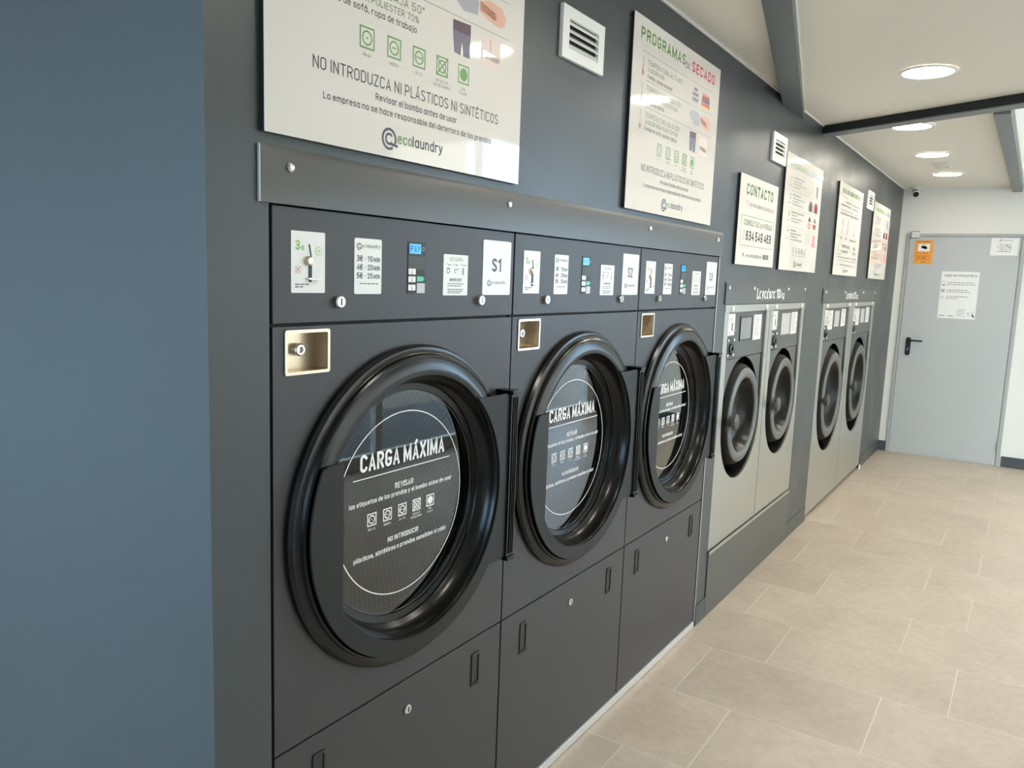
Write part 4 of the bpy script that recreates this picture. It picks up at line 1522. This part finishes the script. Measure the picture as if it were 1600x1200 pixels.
pi_ = poster_root('information_poster', 5.500, 1.637, 0.810, 0.599, 'mostly text white poster with a pale green heading over the large washers')
p = Print(Y)
p.words(0.085, 0.665, 0.535, 0.030, 'green_dark', 2)
p.r(0.700, 0.735, 0.533, 0.567, 'ink_light')
p.r(0.085, 0.735, 0.512, 0.514, 'lime')
for i, (z, a_, b_, h) in enumerate(((0.478, 0.22, 0.40, 0.012), (0.478, 0.45, 0.72, 0.010), (0.452, 0.08, 0.40, 0.014), (0.452, 0.45, 0.66, 0.010), (0.424, 0.08, 0.70, 0.006), (0.398, 0.08, 0.72, 0.014), (0.240, 0.14, 0.20, 0.012), (0.240, 0.28, 0.36, 0.014),
                                    (0.240, 0.44, 0.68, 0.012), (0.185, 0.22, 0.48, 0.020), (0.150, 0.22, 0.42, 0.018), (0.185, 0.60, 0.70, 0.018), (0.150, 0.60, 0.72, 0.016), (0.115, 0.10, 0.52, 0.008), (0.115, 0.58, 0.74, 0.010), (0.098, 0.10, 0.70, 0.004), (0.066, 0.20, 0.62, 0.007))):
    p.words(a_, b_, z, h, 'ink_light', i)
p.finish('small_print', pi_)
for x in (0.19, 0.36, 0.58):
    p = Print(Y)
    p.o(x, 0.325, 0.034, 0.040, 'greyl')
    p.r(x - 0.006, x + 0.006, 0.275, 0.375, 'greyl')
    p.finish('dial_icon', pi_)
p = Print(Y)
p.r(0.11, 0.19, 0.135, 0.140, 'lime')
p.r(0.11, 0.115, 0.135, 0.215, 'lime')
p.r(0.185, 0.19, 0.135, 0.215, 'lime')
p.finish('bracket_icon', pi_)
p = Print(Y)
logo(p, 0.320, 0.030, 0.034, 0.170)
p.finish('logo', pi_)

# ================================================================== WALL VENTS
def vent(x, z, label):
    t = empty('wall_vent', (x, 0, z))
    tag(t, label, 'vent', 'white wall vents above the posters')
    W_, H_ = 0.242, 0.137
    f = MB().ring_plate([(0.036, 0.030), (W_ - 0.036, 0.030), (W_ - 0.036, H_ - 0.030), (0.036, H_ - 0.030)],
                        [(0, 0), (W_, 0), (W_, H_), (0, H_)], -0.0125, -0.0006)
    f.build('frame', 'vent', t, bevel=0.001)
    MB().box(0.034, W_ - 0.034, -0.0012, -0.0006, 0.028, H_ - 0.028).build('dark_duct', 'dark', t)
    for i in range(4):
        z0 = 0.031 + i * 0.0195
        s_ = MB()
        s_.add([(0.0355, -0.0120, z0), (W_ - 0.0355, -0.0120, z0), (W_ - 0.0355, -0.0020, z0 + 0.0125), (0.0355, -0.0020, z0 + 0.0125),
                (0.0355, -0.0120, z0 + 0.002), (W_ - 0.0355, -0.0120, z0 + 0.002), (W_ - 0.0355, -0.0020, z0 + 0.0145), (0.0355, -0.0020, z0 + 0.0145)],
               [(0, 1, 2, 3), (4, 7, 6, 5), (0, 4, 5, 1), (1, 5, 6, 2), (2, 6, 7, 3), (3, 7, 4, 0)])
        s_.build('slat', 'vent', t)


vent(1.919, 2.146, 'white louvred wall vent between the two drying posters')
vent(3.950, 2.152, 'white louvred wall vent above the contact poster')
vent(6.520, 2.150, 'white louvred wall vent touching the last washing poster')

# ================================================================== CEILING FITTINGS
def lamp(x, y, label, z=CEIL):
    t = empty('ceiling_light', (x, y, z))
    tag(t, label, 'ceiling light', 'round recessed ceiling lights')
    n = 40
    def turn(prof, name, m):
        v, f = [], []
        for r, zz in prof:
            for i in range(n):
                a = 2 * PI * i / n
                v.append((r * math.cos(a), r * math.sin(a), zz))
        for k in range(len(prof) - 1):
            for i in range(n):
                j = (i + 1) % n
                f.append((k * n + i, k * n + j, (k + 1) * n + j, (k + 1) * n + i))
        mb = MB()
        mb.add(v, f)
        return mb.build(name, m, t)
    turn([(0.116, -0.0004), (0.115, -0.005), (0.108, -0.008), (0.100, -0.0075), (0.0985, -0.003)], 'trim_ring', 'lamp_rim')
    turn([(0.0982, -0.0035), (0.0003, -0.0035)], 'diffuser', 'lamp')


lamp(3.91, -0.655, 'round ceiling light in front of the dark cross beam, largest in view')
lamp(5.14, -0.447, 'round ceiling light just behind the dark cross beam')
lamp(6.24, -0.440, 'round ceiling light between the cross beam and the ceiling grille')
lamp(7.31, -0.442, 'round ceiling light nearest the end wall')
lamp(2.80, -0.90, 'round ceiling light seen only mirrored in the poster over dryer S1')
lamp(1.50, -1.35 + 0.42, 'round ceiling light added out of view to brighten the near floor')  # added lamp, unseen; lifts the floor near the camera

gv = empty('ceiling_grille', (6.80, -0.445, CEIL))
tag(gv, 'flat pale ceiling grille between the two farthest lights', 'grille')
g_ = MB()
for a_ in ((-0.16, 0.16, -0.055, -0.045), (-0.16, 0.16, 0.045, 0.055), (-0.16, -0.15, -0.045, 0.045), (0.15, 0.16, -0.045, 0.045)):
    g_.box(a_[0], a_[1], a_[2], a_[3], -0.006, -0.0004)
g_.build('frame', 'lamp_rim', gv)
for i in range(5):
    y = -0.034 + i * 0.017
    MB().box(-0.149, 0.149, y - 0.004, y + 0.004, -0.005, -0.001).build('slat', 'ceil', gv)

# security camera under the ceiling by the end wall
sc_ = empty('security_camera', (8.20, -0.115, CEIL))
tag(sc_, 'small white security camera with a black lens under the ceiling', 'camera')
m_ = MB()
n = 24
prof = [(0.048, -0.0004), (0.048, -0.010), (0.020, -0.016), (0.020, -0.020)]
v, f = [], []
for r, zz in prof:
    for i in range(n):
        a = 2 * PI * i / n
        v.append((r * math.cos(a), r * math.sin(a), zz))
for k in range(3):
    for i in range(n):
        j = (i + 1) % n
        f.append((k * n + i, k * n + j, (k + 1) * n + j, (k + 1) * n + i))
m_.add(v, f)
m_.build('mount', 'cam_white', sc_)
cb = MB().lathe(0, 0, [(0.0005, -0.040), (0.026, -0.040), (0.030, -0.034), (0.030, 0.035), (0.024, 0.042), (0.0005, 0.042)], 24).build('camera_body', 'cam_white', sc_)
cb.location = (0, 0, -0.050)
cb.rotation_euler = (math.radians(22), 0, math.radians(-78))
ln = MB().lathe(0, 0, [(0.0005, -0.0445), (0.020, -0.0445), (0.0245, -0.0415), (0.0245, -0.0402)], 24).build('lens', 'black', cb)

# ================================================================== END WALL: DOOR AND NOTICES
# local frame of these pieces: x to the right as seen, facing the room
RZ = -PI / 2
dd = empty('door_1', (ROOM_X1, 0, 0), RZ)
tag(dd, 'light grey steel door in the white end wall', kind=S)
fr = MB()
fr.box(0.068, 0.092, -0.016, -0.0005, 0.0005, 2.072)
fr.box(0.983, 1.014, -0.016, -0.0005, 0.0005, 2.072)
fr.box(0.092, 0.983, -0.016, -0.0005, 2.050, 2.072)
fr.build('door_frame', 'doorframe', dd, bevel=0.002)
lf = MB().box(0.096, 0.979, -0.012, -0.0005, 0.006, 2.046).build('door_leaf', 'door', dd, bevel=0.0015)
hp = MB().prism(rounded(0.152, 0.194, 0.942, 1.112, 0.0205, 8), -0.022, -0.0125).build('handle_plate', 'handle_black', dd)
lv = MB()
lv.lathe(0.174, 1.085, [(0.0115, -0.0225), (0.0115, -0.058), (0.008, -0.062), (0.0003, -0.062)], 16)
lv.box(0.170, 0.293, -0.066, -0.050, 1.077, 1.093)
lv.build('lever', 'handle_black', hp, bevel=0.004)
MB().prism(rounded(0.166, 0.180, 0.985, 1.012, 0.0065), -0.026, -0.0225).build('key_cylinder', 'chrome', hp)
for z in (1.846, 0.13):
    MB().box(0.9815, 0.9925, -0.030, -0.0165, z, z + 0.092).build('hinge', 'doorframe', dd, bevel=0.003)


def paper(name, x0, x1, z0, z1, m, label, cat='notice'):
    t = empty(name, (ROOM_X1, 0, 0), RZ)
    tag(t, label, cat)
    MB().box(x0, x1, -0.0140, -0.0126, z0, z1).build('sheet', m, t)
    return t


YP = -0.0144
t = paper('warning_notice', 0.143, 0.297, 1.799, 2.014, 'orange', 'orange camera surveillance notice in the upper corner of the door')
p = Print(YP)
p.words(0.160, 0.283, 1.996, 0.011, 'orange_ink', 4)
p.r(0.172, 0.270, 1.914, 1.982, 'paper')
p.poly([(0.194, 1.952), (0.206, 1.966), (0.236, 1.960), (0.250, 1.944), (0.240, 1.932), (0.212, 1.940)], 'ink')
p.r(0.220, 0.224, 1.962, 1.984, 'ink')
for i, (a_, b_, z, h) in enumerate(((0.16, 0.20, 1.892, 0.008), (0.21, 0.26, 1.892, 0.008), (0.155, 0.28, 1.868, 0.006), (0.17, 0.195, 1.850, 0.012), (0.205, 0.245, 1.850, 0.012), (0.155, 0.275, 1.836, 0.006), (0.21, 0.24, 1.812, 0.008))):
    p.words(a_, b_, z, h, 'orange_ink', i)
p.finish('print', t)
t = paper('app_notice', 0.389, 0.692, 1.309, 1.735, 'paper', 'white notice headed App ecolaundry in the middle of the door')
p = Print(YP)
p.t('App ecolaundry', 0.412, 0.674, 1.690, 0.024, 'ink', 0.005)
for i, (z, e1, e2) in enumerate(((1.632, 0.655, 0.672), (1.565, 0.610, 0.632), (1.506, 0.618, 0.540))):
    p.words(0.445, e1, z, 0.006, 'ink_light', i)
    p.words(0.440, e2, z - 0.017, 0.006, 'ink_light', i + 9)
p.finish('lettering', t)
p = Print(YP)
p.seg(0.400, 1.605, 0.424, 1.605, 0.002, 'ink_light')
p.seg(0.400, 1.645, 0.424, 1.645, 0.002, 'ink_light')
p.seg(0.400, 1.605, 0.400, 1.645, 0.002, 'ink_light')
p.seg(0.424, 1.605, 0.424, 1.645, 0.002, 'ink_light')
p.d(0.415, 1.611, 0.007, 'ink_mid')
p.finish('phone_icon', t)
p = Print(YP)
p.r(0.396, 0.428, 1.545, 1.575, 'greyl')
p.finish('card_icon', t)
p = Print(YP)
p.o(0.411, 1.497, 0.010, 0.013, 'ink_light')
p.finish('loop_icon', t)
for x in (0.402, 0.474):
    p = Print(YP)
    p.r(x, x + 0.044, 1.329, 1.335, 'ink_mid')
    p.finish('badge', t)
p = Print(YP)
for i in range(5):
    p.words(0.545, 0.612 - 0.01 * (i % 2), 1.390 - i * 0.0145, 0.004, 'ink_light', i)
p.finish('small_print', t)
p = Print(YP)
p.poly([(0.630, 1.386), (0.662, 1.386), (0.662, 1.332), (0.638, 1.332)], 'paper')
p.poly([(0.664, 1.378), (0.670, 1.355), (0.688, 1.330), (0.672, 1.328), (0.664, 1.344)], 'ink')
p.poly([(0.630, 1.372), (0.634, 1.372), (0.640, 1.342), (0.636, 1.338)], 'ink')
p.finish('hand_picture', t)
t = paper('sketch_notice', 0.751, 0.961, 1.886, 2.035, 'paper', 'wide white notice in the upper hinge corner of the door')
p = Print(YP)
logo(p, 0.812, 2.016, 0.018, 0.105)
for i in range(4):
    p.words(0.800 if i % 2 else 0.815, 0.910, 1.978 - i * 0.020, 0.005, 'ink_light', i)
p.seg(0.835, 1.925, 0.835, 1.985, 0.002, 'ink_light')
p.seg(0.835, 1.925, 0.885, 1.925, 0.002, 'ink_light')
p.seg(0.870, 1.975, 0.905, 1.950, 0.006, 'ink_light')
p.finish('print', t)

sn = empty('door_sensor', (ROOM_X1, 0, 0), RZ)
tag(sn, 'small white alarm sensor with a reddish top over the door edge', 'sensor')
MB().box(0.110, 0.176, -0.044, -0.0165, 2.039, 2.064).build('magnet', 'cam_white', sn, bevel=0.002)
MB().box(0.110, 0.176, -0.044, -0.0165, 2.0655, 2.090).build('sensor_body', 'cam_white', sn, bevel=0.002)
MB().box(0.111, 0.175, -0.043, -0.0175, 2.0905, 2.095).build('red_cap', 'brown', sn)
